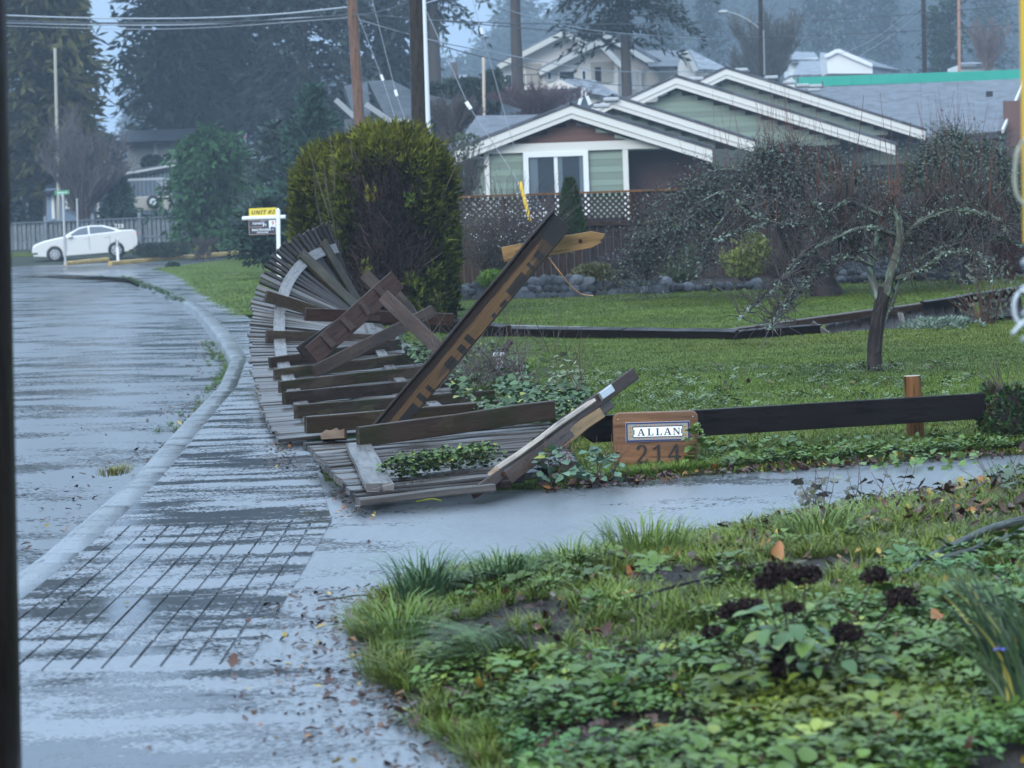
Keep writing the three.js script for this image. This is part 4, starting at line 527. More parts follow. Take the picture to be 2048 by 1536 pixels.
function gable(parent, A, Lf, Rt, D, o) {
  const a = P(...A, D), l = P(...Lf, D), r = P(...Rt, D), dep = o.depth ?? 9, fh = o.fascia ?? 0.34;
  for (const [p, q] of [[l, a], [a, r]]) {
    const d = q.clone().sub(p).normalize(), n = V(-d.y, d.x, 0); if (n.y < 0) n.negate();
    const m = mesh('roof_slope', bx(p.distanceTo(q) + 0.12, 0.1, dep, 0.01), o.roof ?? M.roof, parent); orient(m, p, q, V(0, 1, 0)); m.position.addScaledVector(n, 0.055); m.position.z -= dep / 2 - 0.06;
  }
  const chev = (off, h, z, th) => { const v = [[l, off], [a, off], [r, off], [r, off + h], [a, off + h], [l, off + h]].map(([k, o2]) => new THREE.Vector2(k.x, k.y - o2)); const m = mesh('fascia', new THREE.ExtrudeGeometry(new THREE.Shape(v), { depth: th, bevelEnabled: false }), M.trim, parent); m.position.z = -D + z; };
  chev(0, fh * 0.62, -0.02, 0.05); chev(fh * 0.625, fh * 0.42, -0.05, 0.04);
  // lap siding, one board after another, cut to the slope
  const zw = -D - (o.inset ?? 0.45), yb = o.bottom, e = 0.19, hw = [l, r].map(p => (a.y - p.y) / Math.abs(a.x - p.x)), top = a.y - fh * 1.1; let k = 0;
  for (let y = yb; y < top - 0.05; y += e, k++) {
    const yt = y + e * 0.9, xl = Math.max(o.xl ?? -1e9, a.x - (top - yt) / hw[0]), xr = Math.min(o.xr ?? 1e9, a.x + (top - yt) / hw[1]); if (xr - xl < 0.1) continue;
    const low = o.split && y < o.split, m = mesh('siding_board', bx(xr - xl, e * 1.06, 0.02, 0.003), low ? (k % 2 ? M.sage : M.sageB) : (o.wall ?? (k % 3 ? M.sage : M.sageB)), parent); m.position.set((xl + xr) / 2, y + e / 2, zw - 0.01); m.rotation.x = -0.06;
  }
}
{
  const h = thing('green_house', 'sage green house with brown shingled gable and white sliding window behind the lattice fence', 'house'), D = 72;
  const yb = P(1100, 440, D).y, xl = P(976, 340, D).x, xr = P(1420, 300, D).x, sp = P(1110, 296, D).y;
  gable(h, [1142, 212], [906, 304], [1424, 300], D, { bottom: yb, xl, xr: P(1252, 340, D).x, split: sp, wall: M.brownShingle, inset: 0.43 });
  pbox('frieze', h, M.trim, 974, 284, 1330, 302, D + 0.36, 0.08, 0.04); pbox('corner_board', h, M.trim, 970, 302, 980, 440, D + 0.36, 0.1, 0.02); pbox('corner_board', h, M.trim, 1247, 294, 1258, 440, D + 0.36, 0.1, 0.03);
  win(h, 1048, 303, 1178, 432, D + 0.34, { f: 0.15, bars: 2, curtain: [[0.1, 0.22], [0.52, 0.6], [0.86, 0.93]] });
  pbox('porch_wall', h, M.sageB, 928, 318, 972, 440, D + 2.4, 0.1); pbox('side_wall', h, M.sageB, 958, 318, 975, 440, D + 0.5, 2.0); pbox('down_pipe', h, M.slate, 932, 330, 938, 440, D + 2.3, 0.1, 0.05); pbox('gutter_bend', h, M.slate, 920, 318, 938, 330, D + 2.3, 0.1, 0.05);
  pbox('recess_wall', h, std(0.06, 0.034, 0.032, 0.8), 1258, 300, 1425, 440, D + 1.5, 0.1); 
  slabPoly('rear_roof', h, M.roof, [[904, 303, 73.6], [1160, 303, 73.6], [1150, 228, 80], [954, 231, 80]], 0.15);
  const pv = (x, y, D2, p) => { const c = P(x, y, D2); box('roof_vent', p, M.galv, 0.5, 0.12, 0.4, c.x, c.y, c.z, 0.03); };
  const hb = thing('green_house', 'second green gable unit partly hidden behind the shingled one', 'house'); gable(hb, [1225, 194], [1150, 232], [1510, 284], 81, { bottom: P(1225, 300, 81).y, wall: M.sageB }); pv(1203, 212, 76, hb); pv(1222, 199, 81, hb);
  const hc = thing('green_house', 'wide green gable unit with the broad clapboard wall, third along the row', 'house'); gable(hc, [1352, 155], [1190, 230], [1790, 290], 87, { bottom: P(1352, 300, 87).y }); pv(1392, 158, 87.4, hc);
  const hd = thing('green_house', 'farthest green gable unit with a line of roof vents on its slope', 'house'); gable(hd, [1452, 138], [1330, 196], [1850, 262], 95, { bottom: P(1452, 280, 95).y, wall: M.sageB });
  [[1482, 140], [1542, 155], [1578, 165], [1604, 171], [1630, 172], [1626, 180]].forEach(([x, y]) => pv(x, y, 95.6, hd)); for (const [x, y] of [[1596, 160], [1645, 170], [1420, 160]]) pbox('vent_pipe', hd, M.slate, x - 2, y - 8, x + 2, y + 6, 95.8, 0.08);
  const he = thing('grey_roofed_house', 'house with a broad grey shingle roof and brown gable wall at the right', 'house'); slabPoly('roof', he, M.roof, [[1500, 304, 96.5], [2003, 262, 96.5], [2052, 157, 106], [1480, 181, 106]], 0.2);
  board('rake_board', he, M.trim, P(2005, 262, 96.4), P(2054, 152, 105.9), 0.16, 0.08); pbox('gable_wall', he, M.brownShingle, 2010, 200, 2110, 330, 98, 0.2); pbox('front_wall', he, M.sageB, 1510, 290, 2003, 330, 97.2, 0.2); pbox('roof_vent', he, M.black, 1971, 183, 1983, 194, 101.5, 0.25, 0.3);
  const tl = thing('teal_fascia_building', 'long building with a bright teal metal roof edge behind the grey roof', 'building'); const ta = P(1590, 165, 108), tb = P(2120, 146, 108); board('fascia', tl, M.teal, ta, tb, 0.42, 0.12); for (let k = 1; k < 14; k++) { const q = ta.clone().lerp(tb, k / 14); box('seam', tl, M.teal, 0.035, 0.42, 0.03, q.x, q.y, q.z + 0.07); } const mid = ta.clone().lerp(tb, 0.5); box('wall', tl, M.slate, 11.2, 2.5, 7, mid.x, mid.y - 1.45, -112);
}
{   // cream house up the hill
  const D = 140, h = thing('cream_house', 'large cream house with two broad gables standing up the hill among tall firs', 'house');
  const wallPoly = (pts, D2, th, m = M.cream) => { const q = pts.map(([x, y]) => P(x, y, D2)), sh = new THREE.Shape(q.map(k => new THREE.Vector2(k.x, k.y))); const g = new THREE.ExtrudeGeometry(sh, { depth: th, bevelEnabled: false }); const o = mesh('wall', g, m, h); o.position.z = -D2 - th; return o; };
  wallPoly([[1003, 200], [1003, 130], [1128, 66], [1252, 130], [1252, 200]], D + 3, 5); wallPoly([[1086, 200], [1086, 138], [1195, 84], [1236, 122], [1236, 200]], D, 3); wallPoly([[1230, 215], [1230, 85], [1262, 100], [1318, 134], [1318, 215]], D + 2, 5); wallPoly([[1318, 215], [1318, 135], [1420, 135], [1420, 215]], D + 4, 5);
  const ed = (x0, y0, x1, y1, D2, dep, m = M.roofPale, th = 0.3) => { const p = P(x0, y0, D2), q = P(x1, y1, D2), o = mesh('roof_slope', bx(p.distanceTo(q), th, dep, 0.02), m, h); orient(o, p, q, V(0, 1, 0)); o.position.z -= dep / 2; board('fascia', h, M.trim, p.clone().add(V(0, -0.12, 0.05)), q.clone().add(V(0, -0.12, 0.05)), 0.3, 0.08); };
  ed(996, 130, 1128, 62, D + 2.2, 6); ed(1128, 62, 1262, 132, D + 2.2, 6); ed(1078, 142, 1196, 80, D - 0.8, 4); ed(1196, 80, 1244, 128, D - 0.8, 4); ed(1205, 64, 1324, 134, D + 1.2, 7, M.roofPale, 0.6);
  slabPoly('roof', h, M.roof, [[1298, 133, D], [1356, 132, D], [1372, 101, D + 4], [1284, 101, D + 4]], 0.2); wallPoly([[1356, 165], [1356, 133], [1371, 102], [1390, 137], [1390, 165]], D - 0.2, 1); ed(1371, 98, 1392, 138, D - 0.4, 2); slabPoly('roof', h, M.roofPale, [[1385, 138, D + 1], [1462, 140, D + 1], [1378, 98, D + 5]], 0.2);
  slabPoly('lower_roof', h, M.roofPale, [[1120, 157, D - 5], [1190, 160, D - 5], [1250, 197, D - 6.5], [1150, 182, D - 6.5]], 0.2); wallPoly([[1075, 215], [1075, 180], [1120, 159], [1165, 180], [1240, 200], [1240, 225]], D - 6, 1);
  for (const [x0, y0, x1, y1, d, b] of [[1092, 141, 1106, 163, D - 0.06, 1], [1115, 139, 1152, 163, D - 0.06, 1], [1161, 138, 1175, 163, D - 0.06, 1], [1008, 146, 1027, 178, D + 2.9, 1], [1265, 138, 1273, 180, D + 1.9, 1], [1282, 136, 1288, 182, D + 1.9, 1]]) win(h, x0, y0, x1, y1, d, { f: 0.12, bars: b });
  pbox('porch_recess', h, M.beige, 1052, 128, 1084, 165, D + 2.9, 0.1); pbox('porch_recess', h, M.beige, 1182, 124, 1226, 165, D - 0.05, 0.1, 0.06); pbox('porch_door', h, M.room, 1190, 134, 1202, 163, D - 0.1, 0.08, 0.05); pbox('deck_rail', h, M.slate, 1045, 148, 1086, 150, D - 0.3, 0.08); pbox('deck_rail', h, M.slate, 1045, 168, 1086, 170, D - 0.3, 0.08); for (const x of [1048, 1062, 1078]) pbox('deck_post', h, M.slate, x, 148, x + 2, 172, D - 0.3, 0.08);
  const r = thing('slate_roofed_house', 'low house with a plain dark slate roof below the cream house', 'house'); slabPoly('roof', r, M.roofDark, [[1000, 230, 108], [1185, 225, 108], [1168, 176, 114], [1006, 181, 114]], 0.2); pbox('wall', r, M.slate, 1005, 226, 1180, 280, 109, 4); board('gable_board', r, M.white, P(1156, 216, 107.6), P(1168, 177, 107.6), 0.14, 0.08); board('gable_board', r, M.white, P(1168, 177, 107.6), P(1182, 214, 107.6), 0.14, 0.08); pbox('gable_glass', r, M.glass, 1161, 190, 1176, 216, 107.8, 0.02);
  const g = thing('grey_house', 'grey house with a shingle roof showing above the cedar hedge', 'house'); slabPoly('roof', g, M.roofDark, [[775, 241, 95], [836, 240, 95], [836, 188, 99.5], [784, 160, 101], [735, 162, 101]], 0.2); slabPoly('roof', g, M.roofDark, [[708, 234, 94.5], [742, 234, 95], [735, 162, 101], [688, 172, 101]], 0.2);
  const dull = std(0.26, 0.28, 0.29, 0.6); board('fascia', g, dull, P(671, 199, 94.4), P(709, 234, 94.4), 0.2, 0.08); board('fascia', g, dull, P(731, 208, 94.6), P(779, 241, 94.6), 0.2, 0.08); board('gutter', g, dull, P(779, 241, 94.6), P(836, 241, 94.6), 0.14, 0.12); pbox('wall', g, M.slate, 690, 236, 836, 320, 97, 4); slabPoly('roof', g, M.roofDark, [[832, 236, 104], [905, 240, 104], [905, 200, 108], [836, 185, 108]], 0.2);
  const ch = thing('chimney_house', 'hazy pale roof with a brick chimney far up between the trees', 'house'); slabPoly('roof', ch, M.roofPale, [[890, 178, 176], [950, 172, 176], [935, 150, 182], [905, 150, 182]], 0.3); pbox('chimney', ch, std(0.14, 0.10, 0.09, 0.8), 903, 124, 915, 160, 178, 1.6); pbox('wall', ch, M.cream, 893, 176, 948, 230, 177, 5);
  const far = (name, label, fn) => fn(thing(name, label, 'house'));
  far('hillside_house', 'hazy white house with a small gable beyond the teal roof edge', t => { const Df = 205; slabPoly('roof', t, M.roofPale, [[1585, 150, Df], [1720, 148, Df], [1700, 122, Df + 8], [1600, 122, Df + 8]], 0.3); pbox('wall', t, M.cream, 1588, 150, 1690, 185, Df + 0.5, 6); const q = [[1645, 112], [1672, 101], [1738, 130], [1738, 150], [1650, 150]].map(([x, y]) => P(x, y, Df - 3)), g2 = new THREE.ExtrudeGeometry(new THREE.Shape(q.map(k => new THREE.Vector2(k.x, k.y))), { depth: 4, bevelEnabled: false }); const m = mesh('gable_wall', g2, M.white, t); m.position.z = -Df + 1; board('fascia', t, M.white, P(1650, 114, Df - 5.2), P(1674, 101, Df - 5.2), 0.3, 0.2); board('fascia', t, M.white, P(1674, 101, Df - 5.2), P(1744, 131, Df - 5.2), 0.3, 0.2); slabPoly('roof', t, M.roof, [[1744, 132, Df - 5], [1800, 140, Df], [1730, 116, Df + 4], [1676, 101, Df]], 0.3); });
  far('hillside_house', 'hazy low white-roofed house beside the far small gable', t => { slabPoly('roof', t, M.roofPale, [[1576, 118, 225], [1640, 120, 225], [1628, 104, 230], [1590, 103, 230]], 0.3); pbox('wall', t, M.white, 1580, 116, 1636, 150, 226, 5); slabPoly('roof', t, M.roofPale, [[1640, 116, 215], [1690, 122, 215], [1668, 107, 220], [1640, 104, 220]], 0.3); });
  far('white_shed', 'hazy flat white shed above the teal roof edge at the right', t => { pbox('wall', t, M.white, 1920, 128, 1992, 160, 175, 5); slabPoly('roof', t, M.roofPale, [[1916, 128, 174.5], [1996, 126, 174.5], [1992, 124, 181], [1920, 125, 181]], 0.2); });
}
// houses across the junction, left
{
  const D = 127, t = thing('blue_shed', 'small blue clapboard shed with white trim behind the grey board fence', 'shed');
  const y0 = P(140, 442, D).y, rows = 10, s = S(D); for (let k = 0; k < rows; k++) { const c = P(145, 437 - k * 6.4, D), m = mesh('siding_board', bx(104 / s, 0.175, 0.02, 0.003), M.blueWall, t); m.position.set(c.x, c.y, -D); m.rotation.x = -0.06; }
  for (const [x, w] of [[106, 6], [172, 6], [196, 5]]) pbox('corner_board', t, M.trim, x - w / 2, 380, x + w / 2, 438, D - 0.05, 0.08, 0.04); win(t, 131, 388, 152, 418, D - 0.06, { f: 0.1, bars: 1 }); pbox('rear_wall', t, M.slate, 95, 378, 200, 440, D + 0.1, 3);
  slabPoly('roof', t, M.roofDark, [[85, 384, D - 0.6], [215, 372, D - 0.6], [215, 352, D + 4], [95, 366, D + 4]], 0.15);
  const g = thing('slate_barn', 'dark blue-grey board and batten building behind the utility trailer', 'building', null); const Dg = 133; pbox('wall', g, M.slate, 235, 338, 352, 430, Dg, 4); for (let k = 0; k < 14; k++) pbox('batten', g, M.blueWall, 238 + k * 8.4, 342, 240 + k * 8.4, 430, Dg - 0.02, 0.05, 0.05); board('roof_edge', g, M.galv, P(228, 352, Dg - 0.2), P(356, 329, Dg - 0.2), 0.12, 0.3); slabPoly('roof', g, M.roofDark, [[226, 354, Dg - 0.3], [360, 330, Dg - 0.3], [360, 322, Dg + 4], [230, 345, Dg + 4]], 0.15);
  const b = thing('beige_house', 'beige house wall half hidden under the big dark firs', 'house'), Db = 142; pbox('wall', b, M.beige, 255, 280, 420, 360, Db, 5); pbox('corner_board', b, M.trim, 308, 284, 315, 350, Db - 0.05, 0.1, 0.05); pbox('trim_band', b, M.trim, 288, 312, 308, 322, Db - 0.05, 0.1, 0.05); slabPoly('roof', b, M.roofDark, [[245, 284, Db - 0.8], [430, 277, Db - 0.8], [430, 255, Db + 4], [250, 262, Db + 4]], 0.2);
  const p = thing('pink_house', 'pale house with a pink wall glimpsed between the dark firs', 'house'), Dp = 160; pbox('wall', p, std(0.42, 0.24, 0.24, 0.8), 430, 245, 480, 275, Dp, 4); pbox('wall', p, M.white, 470, 285, 500, 320, Dp, 4); slabPoly('roof', p, M.roofPale, [[425, 246, Dp - 0.5], [486, 244, Dp - 0.5], [480, 190, Dp + 5], [440, 190, Dp + 5]], 0.2);
}
// ---------- background trees ----------
function conifer(H, R, seed, o) {
  const r = rng(seed), cr = new MB(), tr = new MB(), start = o.start ?? 0.1, hue = o.hue;
  tr.tube([V(0, -1, 0), V(0, H * 0.3, 0), V(0.1, H * 0.7, 0), V(0, H * 0.97, 0)], t => (o.trunk ?? H * 0.016) * (1 - 0.85 * t) + 0.02, 8, [0.07, 0.06, 0.055]);
  const whorls = o.whorls ?? 30;
  for (let k = 0; k < whorls; k++) {
    const f = Math.pow(k / whorls, 0.9), y = H * lerp(start, 0.985, f), prof = o.prof ? o.prof(f) : Math.pow(1 - f, 0.75) * smooth(-0.1, 0.12, f) + 0.03, nb = o.nb ?? 7;
    for (let b = 0; b < nb; b++) {
      const a = r() * 6.283, L = R * prof * (0.55 + 0.6 * r()), yy = y + (r() - 0.5) * H / whorls * 1.6, droop = (o.droop ?? 0.35) * (0.5 + r()), n = Math.max(3, Math.round(L / (o.step ?? 0.32)));
      if (r() < (o.gap ?? 0.12)) continue;
      const dir = V(Math.cos(a), 0, Math.sin(a));
      if (o.limbs && L > 1) tr.tube([V(0, yy, 0), dir.clone().multiplyScalar(L * 0.5).setY(yy + 0.1 - droop * L * 0.2), dir.clone().multiplyScalar(L).setY(yy - droop * L * 0.8)], t => 0.05 * (1 - 0.8 * t), 4, [0.07, 0.06, 0.055]);
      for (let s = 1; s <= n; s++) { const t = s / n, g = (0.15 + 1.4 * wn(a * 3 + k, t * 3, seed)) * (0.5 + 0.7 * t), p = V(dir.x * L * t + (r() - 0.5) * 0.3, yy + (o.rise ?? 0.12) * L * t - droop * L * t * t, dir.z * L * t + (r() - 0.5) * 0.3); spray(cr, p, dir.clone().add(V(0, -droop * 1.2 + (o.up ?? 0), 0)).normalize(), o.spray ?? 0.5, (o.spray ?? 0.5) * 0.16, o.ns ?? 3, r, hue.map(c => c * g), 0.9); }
    }
  }
  return { tr, cr };
}
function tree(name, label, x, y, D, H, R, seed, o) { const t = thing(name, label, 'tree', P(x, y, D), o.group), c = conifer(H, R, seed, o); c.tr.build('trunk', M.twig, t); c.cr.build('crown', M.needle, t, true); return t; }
const topOf = (y, D, yb) => (yb - y) / S(D);
const FIR = [0.020, 0.034, 0.026], CED = [0.055, 0.056, 0.020], BLUE = [0.032, 0.072, 0.052], GRN = [0.035, 0.09, 0.034];
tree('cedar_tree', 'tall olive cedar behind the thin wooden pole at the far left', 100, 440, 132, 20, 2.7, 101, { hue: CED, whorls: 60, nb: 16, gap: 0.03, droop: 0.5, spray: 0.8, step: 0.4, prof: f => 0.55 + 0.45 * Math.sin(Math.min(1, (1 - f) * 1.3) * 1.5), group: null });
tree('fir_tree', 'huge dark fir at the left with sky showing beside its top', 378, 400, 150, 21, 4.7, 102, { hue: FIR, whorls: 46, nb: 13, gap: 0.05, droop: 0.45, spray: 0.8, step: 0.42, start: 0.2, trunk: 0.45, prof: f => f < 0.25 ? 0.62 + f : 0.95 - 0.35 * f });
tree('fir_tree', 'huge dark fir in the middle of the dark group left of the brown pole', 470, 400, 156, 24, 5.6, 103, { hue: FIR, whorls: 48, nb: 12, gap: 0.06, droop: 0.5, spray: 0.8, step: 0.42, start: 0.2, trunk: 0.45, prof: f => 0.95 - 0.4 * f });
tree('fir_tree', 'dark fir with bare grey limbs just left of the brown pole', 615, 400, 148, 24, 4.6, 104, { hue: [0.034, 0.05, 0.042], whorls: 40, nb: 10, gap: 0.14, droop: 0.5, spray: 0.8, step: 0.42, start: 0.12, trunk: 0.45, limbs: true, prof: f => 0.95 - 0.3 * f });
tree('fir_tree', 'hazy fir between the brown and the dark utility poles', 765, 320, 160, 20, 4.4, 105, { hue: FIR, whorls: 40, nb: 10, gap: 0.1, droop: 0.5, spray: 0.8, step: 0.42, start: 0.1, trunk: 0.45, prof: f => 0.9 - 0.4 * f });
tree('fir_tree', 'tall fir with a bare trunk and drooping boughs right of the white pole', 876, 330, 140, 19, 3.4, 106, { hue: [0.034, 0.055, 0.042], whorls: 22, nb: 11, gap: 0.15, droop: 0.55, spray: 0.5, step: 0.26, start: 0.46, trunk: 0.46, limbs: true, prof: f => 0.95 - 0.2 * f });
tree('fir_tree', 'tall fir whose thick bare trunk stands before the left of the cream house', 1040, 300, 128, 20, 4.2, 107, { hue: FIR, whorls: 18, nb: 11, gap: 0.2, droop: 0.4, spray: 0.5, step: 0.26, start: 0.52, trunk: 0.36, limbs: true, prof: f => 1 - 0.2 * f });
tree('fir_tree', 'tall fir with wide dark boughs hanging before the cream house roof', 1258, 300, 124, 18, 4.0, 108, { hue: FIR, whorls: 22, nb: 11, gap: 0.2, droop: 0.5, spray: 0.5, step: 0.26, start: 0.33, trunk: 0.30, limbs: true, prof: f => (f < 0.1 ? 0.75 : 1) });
tree('spruce_tree', 'blue-green bushy pine rising left of the cedar hedge', 635, 480, 86, 5.4, 1.9, 109, { hue: BLUE, whorls: 26, nb: 12, gap: 0.08, droop: 0.1, up: 0.5, spray: 0.3, step: 0.2, start: 0.02, ns: 4 });
tree('spruce_tree', 'grey-green rounded pine left of the bushy blue-green one', 560, 490, 92, 4.6, 1.8, 110, { hue: [0.06, 0.085, 0.075], whorls: 22, nb: 12, gap: 0.08, droop: 0.1, up: 0.4, spray: 0.3, step: 0.2, start: 0.02, ns: 4 });
tree('cedar_tree', 'spreading green cedar with drooping tips above the grey board fence', 425, 478, 108, 5.0, 2.6, 111, { hue: GRN, whorls: 22, nb: 13, gap: 0.06, droop: 0.55, spray: 0.42, step: 0.25, start: 0.05, ns: 4, prof: f => f < 0.5 ? 0.75 : 1 - (f - 0.5) * 0.9 });
tree('yew_tree', 'dense dark green yew at the right of the blue shed', 240, 468, 121, 3.0, 1.2, 112, { hue: [0.03, 0.07, 0.045], whorls: 24, nb: 14, gap: 0.03, droop: 0.2, up: 0.5, spray: 0.28, step: 0.16, start: 0.02, ns: 4 });
tree('evergreen_tree', 'dull blue-green evergreen behind the blue shed at the far left', 50, 470, 138, 7.4, 3.0, 113, { hue: [0.035, 0.06, 0.05], whorls: 26, nb: 13, gap: 0.03, droop: 0.3, spray: 0.5, step: 0.32, start: 0.02, prof: f => Math.sqrt(Math.max(0.02, 1 - f * f)) });
tree('evergreen_tree', 'dark evergreen filling the gap under the firs left of the slate barn', 180, 450, 146, 6.2, 3.2, 114, { hue: [0.03, 0.045, 0.038], whorls: 24, nb: 13, gap: 0.03, droop: 0.3, spray: 0.55, step: 0.34, start: 0.02, prof: f => Math.sqrt(Math.max(0.02, 1 - f * f)) });
tree('dark_shrub_tree', 'dark evergreen shrub behind the estate agent sign', 545, 528, 66, 1.7, 1.0, 115, { hue: [0.022, 0.042, 0.032], whorls: 18, nb: 14, gap: 0.08, droop: 0.1, up: 0.4, spray: 0.2, step: 0.12, start: 0.02, ns: 4, prof: f => Math.sqrt(Math.max(0.03, 1 - f * f)) });
tree('dark_shrub_tree', 'dark evergreen mass left of the hedge behind the white sign post', 605, 520, 72, 2.3, 1.3, 116, { hue: [0.028, 0.05, 0.04], whorls: 20, nb: 14, gap: 0.06, droop: 0.1, up: 0.4, spray: 0.22, step: 0.14, start: 0.02, ns: 4, prof: f => Math.sqrt(Math.max(0.03, 1 - f * f)) });
for (const [x, y, top, R, lab, sd] of [[872, 300, 172, 0.55, 'slim columnar cypress right beside the white pole', 117], [908, 262, 168, 0.9, 'broad columnar cypress left of the thin pale pole', 118], [990, 240, 148, 0.7, 'columnar cypress right of the thin pale pole', 119], [945, 250, 164, 0.7, 'shorter columnar cypress between two others by the thin pale pole', 120]]) { const D = 113; tree('cypress_tree', lab, x, y, D, topOf(top, D, y), R, sd, { hue: [0.035, 0.052, 0.038], whorls: 26, nb: 12, gap: 0, droop: -0.6, up: 1, spray: 0.3, step: 0.2, start: 0.02, prof: f => Math.pow(1 - f, 0.4) }); }
// bare trees
function bare(name, label, x, y, D, H, W, n, seed, c, o = {}) {
  const t = thing(name, label, o.cat ?? 'tree', P(x, y, D)), r = rng(seed), tr = new MB(), tw = new MB();
  for (let k = 0; k < n; k++) {
    const a = r() * 6.283, lean = Math.sqrt(r()) * W / 2, tgt = V(Math.cos(a) * lean, (o.round ? H * (0.35 + 0.65 * r()) : H * (0.75 + 0.25 * r()) * (1 - 0.3 * lean / W)), Math.sin(a) * lean * 0.7), q = cat([V((r() - 0.5) * (o.foot ?? 0.5), -0.3, (r() - 0.5) * 0.3), tgt.clone().multiplyScalar(0.45).setX(tgt.x * 0.3), tgt]).getPoints(9);
    tr.tube(q, u => (o.r0 ?? 0.06) * (1 - 0.85 * u), 5, c.map(v => v * 0.9));
    q.forEach((p, j) => { if (j < 2) return; for (let s = 0; s < (o.tw ?? 5); s++) { const g = 0.7 + 0.6 * r(); const pts = twigLine(tw, p, V((r() - 0.5) * 1.6 + tgt.x / H * 0.8, 1.1, (r() - 0.5) * 1.2).normalize(), H * (0.12 + 0.16 * r()), o.rt ?? 0.014, r, c.map(v => v * g), 0.25, 3); for (let z = 0; z < 2; z++) twigLine(tw, pts[1 + z], V((r() - 0.5) * 2, 1, (r() - 0.5) * 2).normalize(), H * 0.09, (o.rt ?? 0.014) * 0.7, r, c.map(v => v * g), 0.25, 2); } });
  }
  tr.build('trunk', M.twig, t); tw.build('twigs', M.twig, t, true); return t;
}
bare('bare_tree', 'wide leafless many-stemmed tree behind the street sign and the white car', 168, 452, 120, 4.9, 5.2, 26, 201, [0.10, 0.088, 0.092], { tw: 8, rt: 0.02, r0: 0.09, round: 1 });
bare('red_shrub', 'reddish leafless thicket in front of the slate roof', 1080, 240, 104, 1.4, 4.6, 60, 202, [0.085, 0.055, 0.06], { tw: 4, r0: 0.03, foot: 4.2, cat: 'shrub', rt: 0.018 });
bare('red_shrub', 'leafless thicket left of the thin pale pole beside the house roof', 905, 290, 92, 1.7, 2.2, 40, 203, [0.085, 0.075, 0.075], { tw: 5, r0: 0.03, foot: 2, cat: 'shrub', rt: 0.016 });
bare('bare_tree', 'hazy leafless tree beside the street lamp pole', 1535, 200, 165, 5.2, 4.6, 24, 204, [0.085, 0.085, 0.075], { tw: 9, rt: 0.035, r0: 0.12, round: 1 });
bare('bare_tree', 'pale brown leafless tree above the white shed at the right edge', 1975, 150, 172, 3.4, 3, 18, 205, [0.16, 0.12, 0.11], { tw: 6, rt: 0.028, r0: 0.07, round: 1 });
bare('red_shrub', 'low dark red leafless hedge by the yellow parking kerbs', 405, 508, 99, 0.62, 1.3, 26, 206, [0.075, 0.06, 0.06], { tw: 5, r0: 0.012, foot: 1.1, cat: 'shrub', rt: 0.008 });
shrub('clipped_shrub', 'dark low evergreen shrub behind the yellow parking kerb', 322, 518, 99, 2.4, 0.62, 2600, [0.035, 0.05, 0.04], 0.08, [0.07, 0.05, 0.05], 207, { twigs: 60, tr: 0.012 });
shrub('clipped_shrub', 'round dark shrub on the bank in front of the beige house', 306, 345, 138, 1.3, 0.9, 1400, [0.03, 0.05, 0.04], 0.12, [0.05, 0.05, 0.05], 208, { twigs: 20 });
shrub('weed_clump', 'small dark weed on the tip of the grass verge', 345, 540, 84, 0.5, 0.24, 250, [0.05, 0.08, 0.06], 0.08, [0.06, 0.06, 0.05], 209, { twigs: 10 });
shrub('clipped_shrub', 'mixed shrubs against the house side left of its corner board', 935, 395, 60, 1.0, 1.5, 500, [0.07, 0.09, 0.06], 0.08, [0.09, 0.08, 0.08], 210, { twigs: 120, gap: 0.45, tr: 0.01 });
// the wooded hill, a mass in the haze
{
  const P0 = [0, 1, 2].map(k => { const c = conifer(1, 0.2 + 0.03 * k, 300 + k, { hue: [0.8, 1.15, 0.9].map(v => v * (0.9 + 0.1 * k)), whorls: 20, nb: 9, droop: 0.5, spray: 0.075, step: 0.05, start: 0.08, trunk: 0.012, gap: 0.1 }); return c.cr.geo(true); }), r = rng(301), it = [[], [], []];
  for (let k = 0; k < 1900; k++) { const D = 470 + 760 * Math.pow(r(), 1.15), x = (r() - 0.5) * 0.5 * D, px = 1024 + x * F / D; const h = (1) * (12 + 12 * r()); if (px > 130 && px < 270) continue; if (px < 800 && r() < 0.5) continue; if (px > 1460 && px < 1590 && D > 850 && r() < 0.85) continue; const g = 0.028 + 0.02 * r(); it[k % 3].push({ p: V(x, farH(x, D) - 0.6, -D), ry: r() * 6.3, s: h, c: [g * (0.9 + 0.4 * r()), g * 1.1, g * 0.9] }); }
  for (const [x, y, D, h] of [[1900, 170, 195, 7], [1880, 175, 200, 6.5], [1640, 120, 330, 13], [1770, 130, 320, 11], [1420, 130, 300, 9], [1330, 120, 290, 11], [1700, 125, 350, 15], [1985, 140, 300, 12]]) it[0].push({ p: P(x, y, D), ry: r() * 6, s: h, c: [0.034, 0.045, 0.034] });
  it.forEach((l, k) => instanced('hillside_forest', P0[k], M.needle, l, 'hazy dark conifer forest covering the hill behind the houses', 'forest'));
}
